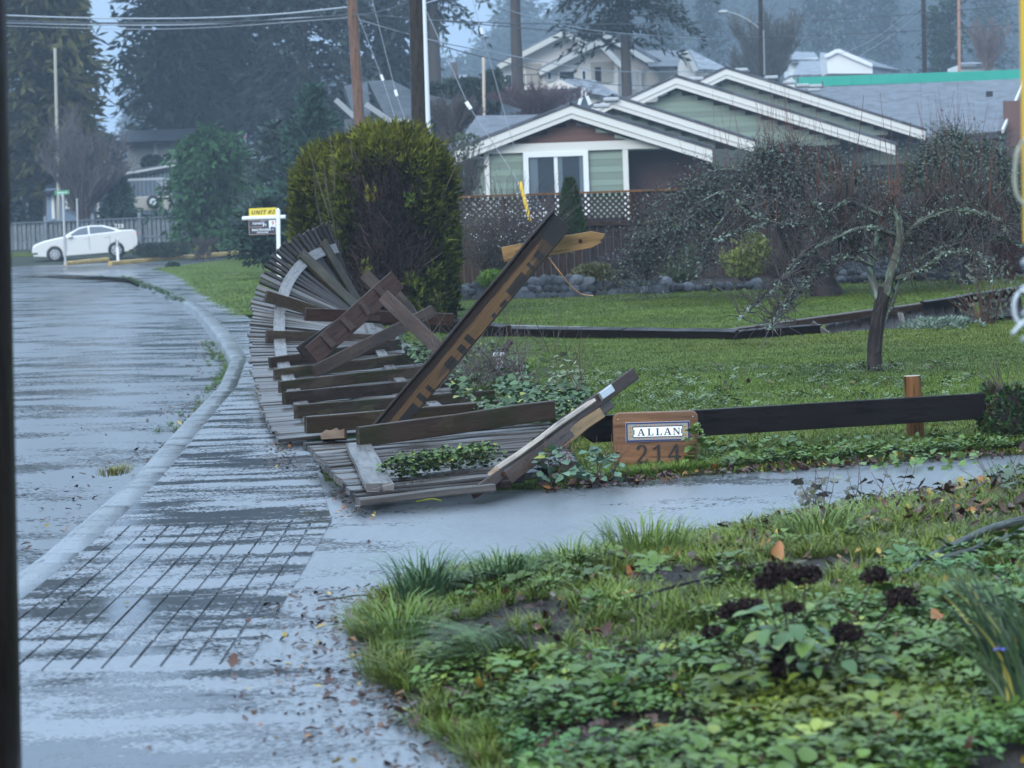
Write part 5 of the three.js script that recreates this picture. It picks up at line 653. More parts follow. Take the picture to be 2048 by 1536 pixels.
// ---------- across the junction: fence, car, signs, kerbs ----------
{
  const f = thing('board_fence', 'weathered grey board fence running behind the white car', 'fence'), r = rng(70), D0 = 116, D1 = 122, n = 52, geo = [0, 1].map(() => bx(0.16, 1.22, 0.022, 0.004));
  const pt = t => { const D = lerp(D0, D1, t), a = P(lerp(18, 484, t), lerp(500, 477, t), D); return a; };
  for (let k = 0; k < n; k++) { const a = pt((k + 0.5) / n), m = mesh('fence_board', geo[k % 2], M.greyfence, f); m.position.set(a.x, a.y + 0.6, a.z + (k % 2) * 0.03); }
  board('top_rail', f, M.greyfence, pt(0).add(V(0, 1.22, 0.05)), pt(1).add(V(0, 1.22, 0.05)), 0.06, 0.12); board('lower_rail', f, M.greyfence, pt(0).add(V(0, 0.3, -0.04)), pt(1).add(V(0, 0.3, -0.04)), 0.1, 0.05);
  for (const x of [93, 188, 281, 368, 454]) { const a = pt((x - 18) / 466); box('post', f, M.greyfence, 0.13, 1.5, 0.13, a.x, a.y + 0.75, a.z + 0.09); }
  const hn = thing('house_number', 'dark board with the white number 218 on the grey fence above the car', 'sign', P(238, 452, 115.4)); box('board', hn, M.black, 0.62, 0.28, 0.03, 0, 0, 0); const m = mesh('numerals', glyphs('218', 0.2, 0.01), M.white, hn); m.position.z = 0.016; const k = board('post', hn, M.greyfence, V(0, -1.0, -0.03), V(0, -0.1, -0.03), 0.08, 0.05, V(1, 0, 0));
}
{   // white car, nose to the left
  const c = thing('white_sedan', 'white four-door car driving left in front of the grey board fence', 'car', P(100, 524, 108.5)); c.rotation.set(0, 0.1, 0.035); c.rotation.order = 'YZX';
  const W = 1.72, paint = new THREE.MeshPhysicalMaterial({ color: rgb(0.60, 0.60, 0.58), roughness: 0.35, clearcoat: 1, clearcoatRoughness: 0.05 });
  const sh = new THREE.Shape(), X0 = -0.62; const pts = [[0.06, 0.3], [0.0, 0.5], [0.03, 0.66], [0.14, 0.76], [0.5, 0.87], [1.0, 0.96], [1.35, 1.0], [2.4, 1.03], [3.5, 1.08], [3.95, 1.12], [4.32, 1.1], [4.42, 1.02], [4.46, 0.7], [4.42, 0.42], [4.3, 0.3]];
  pts.forEach(([x, y], k) => k ? sh.lineTo(x + X0, y) : sh.moveTo(x + X0, y));
  const wx = [0.92, 3.55], wr = 0.385; sh.lineTo(wx[1] + X0 + wr, 0.25); sh.absarc(wx[1] + X0, 0.31, wr, -0.15, Math.PI + 0.15, false); sh.lineTo(wx[0] + X0 + wr, 0.24); sh.absarc(wx[0] + X0, 0.31, wr, -0.15, Math.PI + 0.15, false); sh.lineTo(0.06 + X0, 0.3);
  const bodyG = new THREE.ExtrudeGeometry(sh, { depth: W - 0.16, bevelEnabled: true, bevelSize: 0.05, bevelThickness: 0.08, bevelSegments: 4, curveSegments: 20 }); bodyG.translate(0, 0, -(W - 0.16) / 2); const body = mesh('body', bodyG, paint, c);
  box('underbody', c, M.black, 3.9, 0.3, W - 0.3, 2.2 + X0, 0.42, 0, 0.02);
  // cabin with sloping sides
  const roofP = [[1.18, 0.98], [1.62, 1.22], [2.02, 1.4], [2.5, 1.46], [3.05, 1.43], [3.5, 1.28], [3.92, 1.1]], cab = new MB(), white = [1, 1, 1], hw = y => 0.84 - (y - 0.98) * 0.42, ring = roofP.map(([x, y]) => [V(x + X0, y, hw(y) * 0.97), V(x + X0, y, -hw(y) * 0.97)]);
  for (let k = 0; k < ring.length - 1; k++) cab.quad(ring[k][0], ring[k + 1][0], ring[k + 1][1], ring[k][1], white);
  for (const s of [0, 1]) for (let k = 0; k < ring.length - 1; k++) { const a = ring[k][s], b = ring[k + 1][s], z = s ? -1 : 1, q = cab, a0 = V(a.x, 0.97, z * 0.83), b0 = V(b.x, 0.97, z * 0.83); q.quad(a0, b0, b, a, white); }
  cab.build('cabin', paint, c, true);
  const gl = new THREE.MeshPhysicalMaterial({ color: rgb(0.10, 0.12, 0.14), roughness: 0.06 });
  for (const z of [1, -1]) { const side = (name, P4) => { const sh2 = new THREE.Shape(P4.map(([x, y]) => new THREE.Vector2(x + X0, y))), g = new THREE.ExtrudeGeometry(sh2, { depth: 0.012, bevelEnabled: false }), p = g.attributes.position; for (let i = 0; i < p.count; i++) p.setZ(i, z * (hw(p.getY(i)) + 0.004 + p.getZ(i))); g.computeVertexNormals(); mesh(name, g, gl, c); }; side('side_window', [[1.5, 1.05], [2.0, 1.33], [2.36, 1.4], [2.4, 1.07]]); side('side_window', [[2.47, 1.07], [2.45, 1.4], [2.95, 1.38], [3.4, 1.24], [3.62, 1.13], [3.1, 1.09]]); }
  const ws = new MB(); const wz = 0.66; ws.quad(V(1.2 + X0, 1.02, wz), V(1.98 + X0, 1.405, wz - 0.06), V(1.98 + X0, 1.405, -wz + 0.06), V(1.2 + X0, 1.02, -wz), white); ws.build('windscreen', gl, c, true);
  for (const x of wx) for (const z of [W / 2 - 0.1, -W / 2 + 0.1]) {
    const w = new THREE.Group(); w.name = 'wheel'; w.position.set(x + X0, 0.31, z); c.add(w); const ty = mesh('tyre', new THREE.TorusGeometry(0.25, 0.075, 10, 28), M.rubber, w); const hub = mesh('hubcap', new THREE.CylinderGeometry(0.21, 0.22, 0.14, 24), std(0.1, 0.1, 0.11, 0.5), w); hub.rotation.x = Math.PI / 2;
    for (let k = 0; k < 7; k++) { const a = k / 7 * 6.283, sp = box('spoke', w, M.steel, 0.19, 0.075, 0.03, Math.cos(a) * 0.11, Math.sin(a) * 0.11, Math.sign(z) * 0.075, 0.01); sp.rotation.z = a; } const rim = mesh('rim', new THREE.TorusGeometry(0.2, 0.018, 6, 26), M.steel, w); rim.position.z = Math.sign(z) * 0.07;
  }
  for (const z of [1, -1]) { const h = box('headlight', c, new THREE.MeshStandardMaterial({ color: rgb(0.8, 0.7, 0.5), roughness: 0.2, emissive: rgb(1, 0.72, 0.36), emissiveIntensity: z > 0 ? 0.9 : 0.9 }), 0.32, 0.12, 0.12, 0.24 + X0, 0.71, z * 0.72, 0.04); h.rotation.z = 0.35; box('tail_light', c, new THREE.MeshStandardMaterial({ color: rgb(0.5, 0.015, 0.02), roughness: 0.2, emissive: rgb(0.5, 0.01, 0.02), emissiveIntensity: 0.4 }), 0.3, 0.13, 0.1, 4.33 + X0, 0.98, z * 0.8, 0.03); }
  const hl = new THREE.SpotLight(new THREE.Color(1, 0.82, 0.55), 6, 0, 0.5, 0.6); hl.position.set(X0 - 0.02, 0.7, 0.72); hl.target.position.set(X0 - 6, 0.1, 0.72); c.add(hl, hl.target);
  box('grille', c, M.black, 0.04, 0.12, 1.0, 0.0 + X0, 0.6, 0, 0.01); box('fog_lamp', c, M.black, 0.2, 0.08, 0.2, 0.1 + X0, 0.4, 0.78, 0.02); const mi = box('mirror', c, paint, 0.2, 0.13, 0.16, 1.62 + X0, 1.03, 0.93, 0.05); for (const x of [2.42, 1.46, 3.3]) box('door_gap', c, M.black, 0.012, 0.6, 0.01, x + X0, 0.7, 0.862, 0); for (const x of [2.3, 3.15]) box('door_handle', c, paint, 0.16, 0.03, 0.03, x + X0, 0.92, 0.87, 0.01);
}
{   // utility trailer behind the fence
  const t = thing('utility_trailer', 'beige utility trailer with a pipe rack and a spare wheel on its side', 'trailer', P(292, 424, 127)), s = S(127), tan = std(0.40, 0.36, 0.31, 0.6);
  box('box', t, tan, 2.6, 0.72, 1.5, 0, 0.42, 0, 0.04); box('tailboard', t, tan, 0.06, 0.9, 1.5, 1.33, 0.45, 0, 0.02); const fen = mesh('mudguard', new THREE.CylinderGeometry(0.42, 0.42, 0.25, 20, 1, false, 0, Math.PI), tan, t); fen.rotation.set(Math.PI / 2, 0, Math.PI / 2 * 0); fen.position.set(-0.75, 0.1, 0.8);
  const tyre = (x, y, z, R) => { const w = new THREE.Group(); w.name = 'wheel'; w.position.set(x, y, z); t.add(w); mesh('tyre', new THREE.TorusGeometry(R * 0.74, R * 0.27, 10, 26), M.rubber, w); const h = mesh('rim', new THREE.CylinderGeometry(R * 0.52, R * 0.52, 0.12, 20), M.white, w); h.rotation.x = Math.PI / 2; const h2 = mesh('hub', new THREE.CylinderGeometry(R * 0.14, R * 0.14, 0.16, 10), M.rubber, w); h2.rotation.x = Math.PI / 2; };
  tyre(0.5, 0.5, 0.86, 0.33); tyre(-0.75, -0.05, 0.8, 0.36);
  for (const x of [-1.2, 0.95]) for (const z of [-0.7, 0.7]) box('rack_post', t, M.galv, 0.06, 0.9, 0.06, x, 1.2, z, 0.01); for (const z of [-0.7, 0.7]) box('rack_rail', t, M.galv, 2.4, 0.07, 0.06, -0.1, 1.66, z, 0.01); for (const x of [-1.2, 0.95]) box('rack_rail', t, M.galv, 0.06, 0.06, 1.34, x, 1.62, 0, 0.01); const br = box('brace', t, M.galv, 0.4, 0.05, 0.05, 0.8, 1.5, 0.7, 0.01); br.rotation.z = -0.8;
}
{
  const kerb = (lab, x0, y0, d0, x1, y1, d1) => { const t = thing('parking_kerb', lab, 'kerb'), m = board('beam', t, new THREE.MeshStandardMaterial({ color: rgb(0.55, 0.38, 0.13), roughness: 0.6, map: tGrain }), P(x0, y0, d0), P(x1, y1, d1), 0.17, 0.2, V(0, 1, 0), 0.03); return t; };
  kerb('short yellow parking kerb under the front of the white car', 131, 527, 99, 216, 519, 101); kerb('long yellow parking kerb ending at the estate agent sign', 220, 527, 96, 512, 503, 104);
  const p = thing('street_sign', 'green street name sign on a thin steel pole in front of the white car', 'sign'), D = 98; board('pole', p, M.galv, P(131, 530, D), P(126, 388, D), 0.09, 0.09, V(1, 0, 0), 0.02);
  const bl = canvasTex(256, 64, (x, W, H) => { x.fillStyle = '#0c7a4e'; x.fillRect(0, 0, W, H); x.strokeStyle = '#cfe8dd'; x.lineWidth = 3; x.strokeRect(3, 3, W - 6, H - 6); x.fillStyle = '#f4fbf8'; x.font = 'bold 40px sans-serif'; x.textAlign = 'center'; x.textBaseline = 'middle'; x.fillText('Robins St', W / 2, H / 2 + 2); });
  const c = P(124, 385, D); const b = box('blade', p, std(0.01, 0.17, 0.1, 0.4), 0.58, 0.15, 0.02, c.x, c.y, c.z, 0.005); b.rotation.z = 0.03; const f = mesh('face', new THREE.PlaneGeometry(0.57, 0.14), new THREE.MeshStandardMaterial({ map: bl, roughness: 0.4 }), b); f.position.z = 0.0115; box('bracket', p, M.galv, 0.1, 0.08, 0.06, c.x, c.y - 0.11, c.z, 0.01);
  const p2 = thing('steel_post', 'thin plain steel post right of the street sign before the fence', 'post'); board('post', p2, M.galv, P(156, 492, 113), P(154, 400, 113), 0.08, 0.08, V(1, 0, 0), 0.02); board('cap', p2, M.galv, P(154, 401, 113), P(154, 398, 113), 0.1, 0.1, V(1, 0, 0), 0.02);
  const d = thing('delineator_post', 'white marker post with black stripes before the rear wheel of the car', 'marker post'), Dd = 99; board('post', d, M.white, P(236, 522, Dd), P(234, 478, Dd), 0.11, 0.04, V(1, 0, 0), 0.02); for (const [x, y] of [[231.6, 484], [236, 485]]) board('stripe', d, M.black, P(x, y + 9, Dd - 0.05), P(x, y - 6, Dd - 0.05), 0.025, 0.01, V(1, 0, 0), 0.002);
}
{   // estate agent sign
  const D = 54, s = S(D), t = thing('estate_sign', 'white estate agent sign post with yellow UNIT #2 board above the fallen fence', 'sign');
  board('post', t, M.white, P(559, 560, D), P(556, 421, D), 0.085, 0.085, V(1, 0, 0), 0.006); const cp = mesh('post_cap', new THREE.ConeGeometry(0.06, 0.05, 4), M.white, t); cp.position.copy(P(556, 418, D)); cp.rotation.y = Math.PI / 4;
  board('arm', t, M.white, P(484, 437, D), P(571, 433.5, D), 0.08, 0.06, V(0, 1, 0), 0.03);
  const y = canvasTex(256, 80, (x, W, H) => { x.fillStyle = '#d9c53f'; x.fillRect(0, 0, W, H); x.fillStyle = '#15140c'; x.font = 'italic bold 58px sans-serif'; x.textAlign = 'center'; x.textBaseline = 'middle'; x.fillText('UNIT #2', W / 2, H / 2 + 3); });
  const b = canvasTex(384, 204, (x, W, H) => {
    x.fillStyle = '#20293d'; x.fillRect(0, 0, W, H); x.strokeStyle = '#b79a86'; x.lineWidth = 6; x.strokeRect(3, 3, W - 6, H - 6); x.fillStyle = '#c19a7d'; x.fillRect(10, 90, 200, 6);
    x.fillStyle = '#f2f4f6'; x.font = 'bold 44px sans-serif'; x.textAlign = 'left'; x.textBaseline = 'middle'; x.fillText('Century', 52, 42); x.font = 'bold 50px sans-serif'; x.fillText('21', 196, 70); x.fillStyle = '#aab3bf'; x.fillRect(160, 12, 80, 6);
    x.fillStyle = '#dfe8f0'; x.fillRect(284, 8, 92, 112); x.fillStyle = '#c98f86'; x.beginPath(); x.ellipse(342, 52, 19, 25, 0, 0, 7); x.fill(); x.fillStyle = '#6c5a50'; x.beginPath(); x.ellipse(342, 34, 20, 12, 0, Math.PI, 0); x.fill(); x.fillStyle = '#33506e'; x.beginPath(); x.moveTo(296, 120); x.quadraticCurveTo(342, 60, 376, 120); x.fill(); x.fillStyle = '#eef3f7'; x.beginPath(); x.moveTo(332, 82); x.lineTo(352, 82); x.lineTo(342, 116); x.fill();
    x.fillStyle = '#f2f4f6'; x.font = 'bold 46px sans-serif'; x.fillText('Kent Knutson', 44, 136, 270); x.fillRect(322, 138, 34, 6); x.font = 'bold 26px sans-serif'; x.fillText('250-755-5059', 112, 176);
  });
  const panel = (name, cx, cy, w, h, m, tx) => { const c = P(cx, cy, D), p = box(name, t, m, w / s, h / s, 0.015, c.x, c.y, c.z, 0.003); p.rotation.z = 0.005; const f = mesh('print', new THREE.PlaneGeometry(w / s - 0.004, h / s - 0.004), new THREE.MeshStandardMaterial({ map: tx, roughness: 0.4 }), p); f.position.z = 0.0085; };
  panel('rider_board', 525.5, 424, 55, 16, M.yellow, y); panel('sign_board', 525, 454.5, 55, 29, M.slate, b);
}
// ---------- poles and wires ----------
function pole(name, label, x0, y0, x1, y1, D, r0, r1, mat, cat_ = 'utility pole') { const t = thing(name, label, cat_), b = new MB(), a = P(x0, y0, D), q = P(x1, y1, D), pts = []; for (let k = 0; k <= 10; k++) pts.push(a.clone().lerp(q, k / 10)); b.tube(pts, u => lerp(r0, r1, u), 16, [1, 1, 1], true); b.build('shaft', mat, t); return t; }
pole('utility_pole', 'dark wooden pole close by at the left edge of the view', -74, 1640, -104, -120, 5.6, 0.132, 0.125, woodMat(0.022, 0.015, 0.011, { spec: 0.15 }));
pole('utility_pole', 'weathered reddish-brown utility pole left of the thick dark one', 724, 330, 700, -60, 62, 0.14, 0.13, M.pole);
const thick = pole('utility_pole', 'thick dark utility pole rising behind the cedar hedge', 843, 420, 832, -60, 46, 0.155, 0.15, M.darkpole);
pole('conduit_pole', 'slim white metal pole right beside the thick dark utility pole', 862, 420, 847, -40, 45.3, 0.05, 0.032, std(0.62, 0.66, 0.68, 0.4), 'pole');
pole('utility_pole', 'thin pale broken-topped pole between the columnar cypresses', 969, 300, 967, 113, 112, 0.07, 0.07, std(0.5, 0.42, 0.33, 0.7)); 
pole('utility_pole', 'thin pale wooden pole in front of the olive cedar', 118, 440, 110, 96, 126, 0.085, 0.08, std(0.35, 0.33, 0.27, 0.7));
const lampPole = pole('utility_pole', 'grey utility pole carrying the street lamp behind the green gables', 1524, 210, 1520, -60, 125, 0.12, 0.11, M.darkpole);
{ const b = new MB(); b.tube(cat([P(1520, 58, 125), P(1500, 42, 125), P(1475, 29, 125), P(1456, 24, 125)]).getPoints(12), 0.035, 6, [1, 1, 1]); b.build('arm', M.galv, lampPole); const hd = mesh('lamp_head', new THREE.SphereGeometry(1, 14, 8), M.galv, lampPole); hd.scale.set(0.28, 0.1, 0.12); hd.position.copy(P(1447, 24, 125)); const cd = new MB(); cd.tube([P(1529, 150, 124.8), P(1527, 60, 124.8)], 0.03, 6, [1, 1, 1]); cd.build('riser', M.paleWire, lampPole); }
pole('utility_pole', 'dark utility pole above the teal roof edge', 1850, 190, 1846, -60, 135, 0.13, 0.13, M.darkpole);
pole('utility_pole', 'hazy orange-brown pole above the white shed', 1919, 190, 1917, -60, 150, 0.09, 0.09, std(0.38, 0.2, 0.12, 0.7));
function wire(label, pts, r = 0.014, m = M.wire, name = 'overhead_wire') { const q = pts.map(a => P(...a)), b = new MB(); b.tube(cat(q).getPoints(q.length * 8), r, 5, [1, 1, 1]); tag(b.build(name, m), label, 'wire'); }
const D1 = 62;
wire('topmost overhead wire from the left edge to the brown pole', [[-60, 28, 75], [180, 36, 70], [400, 36, 66], [560, 28, 64], [700, 14, D1]], 0.022, M.paleWire);
wire('thick paired overhead cable from the left edge to the brown pole', [[-60, 40, 75], [180, 46, 70], [380, 46, 66], [560, 40, 64], [703, 30, D1]], 0.026, M.wire);
wire('third overhead wire below the thick cable at the upper left', [[-60, 44, 75], [200, 50, 70], [420, 48, 66], [600, 36, 64], [704, 33, D1]], 0.018, M.paleWire);
wire('thin sagging wire lowest of the left bundle', [[-60, 50, 75], [250, 58, 70], [420, 55, 66], [704, 35, D1]], 0.010, M.paleWire);
wire('dark wire rising from the brown pole to the thick dark pole', [[704, 30, D1], [740, 27, 58], [780, 17, 52], [816, 5, 46]], 0.013);
wire('long dark wire crossing to the right in front of the cream house roof', [[704, 30, D1], [800, 36, 70], [1000, 46, 80], [1200, 48, 92], [1520, 45, 122]], 0.018);
wire('dark wire continuing over the teal roof to the right edge, upper of two', [[1520, 45, 122], [1750, 34, 110], [2080, 6, 96]], 0.018);
wire('lower dark wire crossing in front of the firs and the cream house roof', [[740, 30, 60], [1000, 52, 80], [1200, 68, 92], [1520, 74, 122]], 0.018);
wire('dark wire continuing over the teal roof to the right edge, lower of two', [[1520, 74, 122], [1750, 66, 110], [2080, 46, 96]], 0.018);
wire('service cable sagging from the brown pole across the cream house windows', [[706, 26, D1], [830, 74, 64], [1000, 122, 75], [1130, 152, 85], [1240, 170, 100], [1450, 169, 120]], 0.016);
wire('pale service cable just above the other one before the cream house', [[706, 36, D1], [830, 72, 64], [1000, 107, 75], [1130, 131, 85], [1240, 143, 100], [1500, 142, 120]], 0.016, M.paleWire);
wire('pale cable from the thick dark pole towards the cream house roof', [[836, 10, 46], [930, -8, 60], [1050, 30, 80], [1200, 62, 100], [1420, 78, 122]], 0.014, M.paleWire);
wire('faint pale cable slanting left from the pole above the teal roof', [[1846, 0, 135], [1760, 70, 145], [1640, 118, 170], [1560, 128, 180]], 0.016, M.paleWire);
wire('faint pale cable slanting down from the pole to the hazy gabled house', [[1848, 20, 135], [1790, 66, 150], [1720, 112, 185]], 0.016, M.paleWire);
for (const [lab, x0, y0, x1, y1, D, mx, my] of [['left guy wire of the brown pole with a white sleeve', 716, 30, 790, 235, 60, 764, 155], ['second guy wire of the brown pole with a white sleeve', 742, -10, 812, 245, 58, 792, 186], ['guy wire of the thick dark pole ending at the yellow guard', 852, 20, 1042, 372, 44.5, 937, 211], ['guy wire whose white sleeve hangs above the thin pale pole', 940, -20, 1030, 300, 60, 963, 62]]) {
  const t = thing('guy_wire', lab, 'guy wire'), b = new MB(); b.tube([P(x0, y0, D), P((x0 + mx) / 2, (y0 + my) / 2, D), P(mx, my, D), P(x1, y1, D)], 0.008, 5, [1, 1, 1]); b.build('strand', M.paleWire, t); const d = P(x1, y1, D).sub(P(mx, my, D)).normalize(), c = P(mx, my, D); board('sleeve', t, M.white, c.clone().addScaledVector(d, -0.075), c.clone().addScaledVector(d, 0.075), 0.07, 0.05, V(1, 0, 0), 0.015);
}
{   // guy wire guard close to the camera, right edge
  const t = thing('guy_wire_guard', 'blurred yellow plastic cable guard close by at the right edge', 'cable guard'), b = new MB(), pts = []; for (let k = 0; k <= 8; k++) pts.push(P(lerp(2067, 2076, k / 8), lerp(-120, 486, k / 8), 5)); b.tube(pts, 0.029, 16, [1, 1, 1], true); b.build('guard', M.yellow, t);
  const w = new MB(); w.tube([P(2070, 480, 5), P(2074, 700, 5), P(2080, 1000, 5)], 0.012, 10, [1, 1, 1]); const coil = []; for (let k = 0; k <= 60; k++) { const a = k / 60 * Math.PI * 7; coil.push(P(2072 + 26 * Math.cos(a), 500 + k * 3, 5).add(V(0, 0, 0.022 * Math.sin(a)))); } w.tube(coil, 0.005, 6, [1, 1, 1]);
  const lp = []; for (let k = 0; k <= 20; k++) { const a = k / 20 * 6.283; lp.push(P(2046 - 18 * Math.cos(a), 615 + 34 * Math.sin(a), 4.95)); } w.tube(lp, 0.0045, 6, [1, 1, 1]); w.tube([P(2050, 640, 4.95), P(2024, 668, 4.93)], 0.004, 6, [1, 1, 1]); w.build('cable', std(0.45, 0.5, 0.53, 0.4), t);
  const l2 = new MB(); l2.tube(cat([P(2070, 270, 4.95), P(2040, 290, 4.95), P(2030, 340, 4.95), P(2034, 390, 4.95), P(2050, 410, 4.95)]).getPoints(14), 0.004, 6, [1, 1, 1]); l2.build('tie', std(0.3, 0.32, 0.25, 0.5), t);
}
// ---------- ivy, weeds, fallen leaves, the planted bed ----------
function leafGeo(L, W, fold, curl, lobes = 0, n = 5) {     // a leaf along +x, folded at its midrib
  const g = new THREE.BufferGeometry(), p = [], ix = [], uv = [];
  for (let k = 0; k <= n; k++) { const t = k / n, w = W / 2 * Math.pow(Math.sin(Math.PI * Math.min(1, 0.04 + t * 0.96)), 0.75) * (1 + lobes * Math.cos(t * 15)) * (1 - 0.25 * t), x = L * t, y = -curl * L * t * t; p.push(x, y + fold * w, w, x, y, 0, x, y + fold * w, -w); uv.push(t, 0, t, 0.5, t, 1); }
  for (let k = 0; k < n; k++) { const a = k * 3; ix.push(a, a + 1, a + 4, a, a + 4, a + 3, a + 1, a + 2, a + 5, a + 1, a + 5, a + 4); }
  g.setAttribute('position', new THREE.Float32BufferAttribute(p, 3)); g.setAttribute('uv', new THREE.Float32BufferAttribute(uv, 2)); g.setIndex(ix); g.computeVertexNormals(); return g;
}
const deadGeo = [leafGeo(0.062, 0.04, 0.5, 0.25, 0.12), leafGeo(0.05, 0.032, -0.6, 0.5), leafGeo(0.075, 0.045, 0.35, -0.35, 0.2)];
const deadHue = r => { const k = r(), g = 0.5 + 0.8 * r(); return (k < 0.45 ? [0.06, 0.026, 0.015] : k < 0.72 ? [0.038, 0.016, 0.015] : k < 0.84 ? [0.09, 0.065, 0.06] : k < 0.93 ? [0.20, 0.085, 0.025] : [0.28, 0.2, 0.04]).map(c => c * g); };
const wetDead = new THREE.MeshPhysicalMaterial({ color: 0xffffff, roughness: 0.35, specularIntensity: 0.5 });
{
  const r = rng(401), it = [[], [], []], add = (x, y, D, s, fl) => it[Math.floor(r() * 3)].push({ p: V(x, y, -D), rx: (r() - 0.5) * (fl ? 0.5 : 1.6), ry: r() * 6.3, rz: (r() - 0.5) * (fl ? 0.5 : 1.6), s: s * (0.5 + 0.7 * r()), c: deadHue(r) });
  for (let k = 0; k < 6500; k++) { const D = 6.0 + 8 * r(), x = lerp(-0.7, 0.27 * D, r()), d = bedD(x, D); if (d < -0.3 || wn(x * 2.3, D * 2.3, 31) < 0.36) continue; if (d < 0 && r() > Math.exp(d * 9)) continue; add(x, Math.max(0.004, bedH(x, D)) + 0.012 + 0.02 * r(), D, 0.4 + 0.45 * r(), d < 0); }
  for (let k = 0; k < 1700; k++) { const t = Math.pow(r(), 2.4) * 0.55, j = r() * 10, i = Math.floor(j), e0 = bedEdge[i], e1 = bedEdge[i + 1], f = j - i; const x = lerp(e0[0], e1[0], f) - t * (i < 7 ? 1 : 0.4), D = lerp(e0[1], e1[1], f) + (i >= 7 ? t * 0.4 : 0); add(x, 0.008, D, 0.3 + 0.6 * r() * r(), true); }
  for (let k = 0; k < 1100; k++) { const D = 10.8 + 3.2 * r(), x = lerp(0.9, 0.24 * D, r()); if (bedD(x, D) < 0) continue; add(x, bedH(x, D) + 0.02 + 0.03 * r(), D, 0.5 + 0.6 * r(), false); }
  for (let k = 0; k < 1500; k++) { const x = lerp(0.1, 4.2, r()), D = farEdge(x) + 0.18 * (r() - 0.5) * 2.2 + (r() < 0.3 ? 0.3 * r() : 0); add(x, Math.max(0, yardH(x, D)) + 0.012, D, 0.8, false); }
  for (let k = 0; k < 160; k++) { const D = 6 + 22 * r(), x = lerp(LX(D) - 1, RX(D) + 0.4, r()); add(x, 0.006, D, 0.45, true); }
  for (let k = 0; k < 260; k++) { const D = 12 + 26 * r(), x = LX(D) - 0.05 - 0.5 * Math.pow(r(), 2); add(x, flat(D) - 0.13, D, 0.8, true); }
  for (let k = 0; k < 220; k++) { const D = 15.5 + 7 * r(), x = lerp(RX(D) + 0.3, 3.8, r()); add(x, yardH(x, D) + 0.03, D, 0.75, false); }
  for (let k = 0; k < 200; k++) { const D = 12.9 + 5 * r(), x = RX(D) - 0.12 - 0.2 * r() + (D < 15.8 ? 0.35 : 0); add(x, 0.01, D, 0.5, true); }
  it.forEach((l, k) => instanced('fallen_leaves', deadGeo[k], wetDead, l, 'wet brown fallen leaves scattered over the bed, kerb and driveway edges', 'fallen leaves'));
}
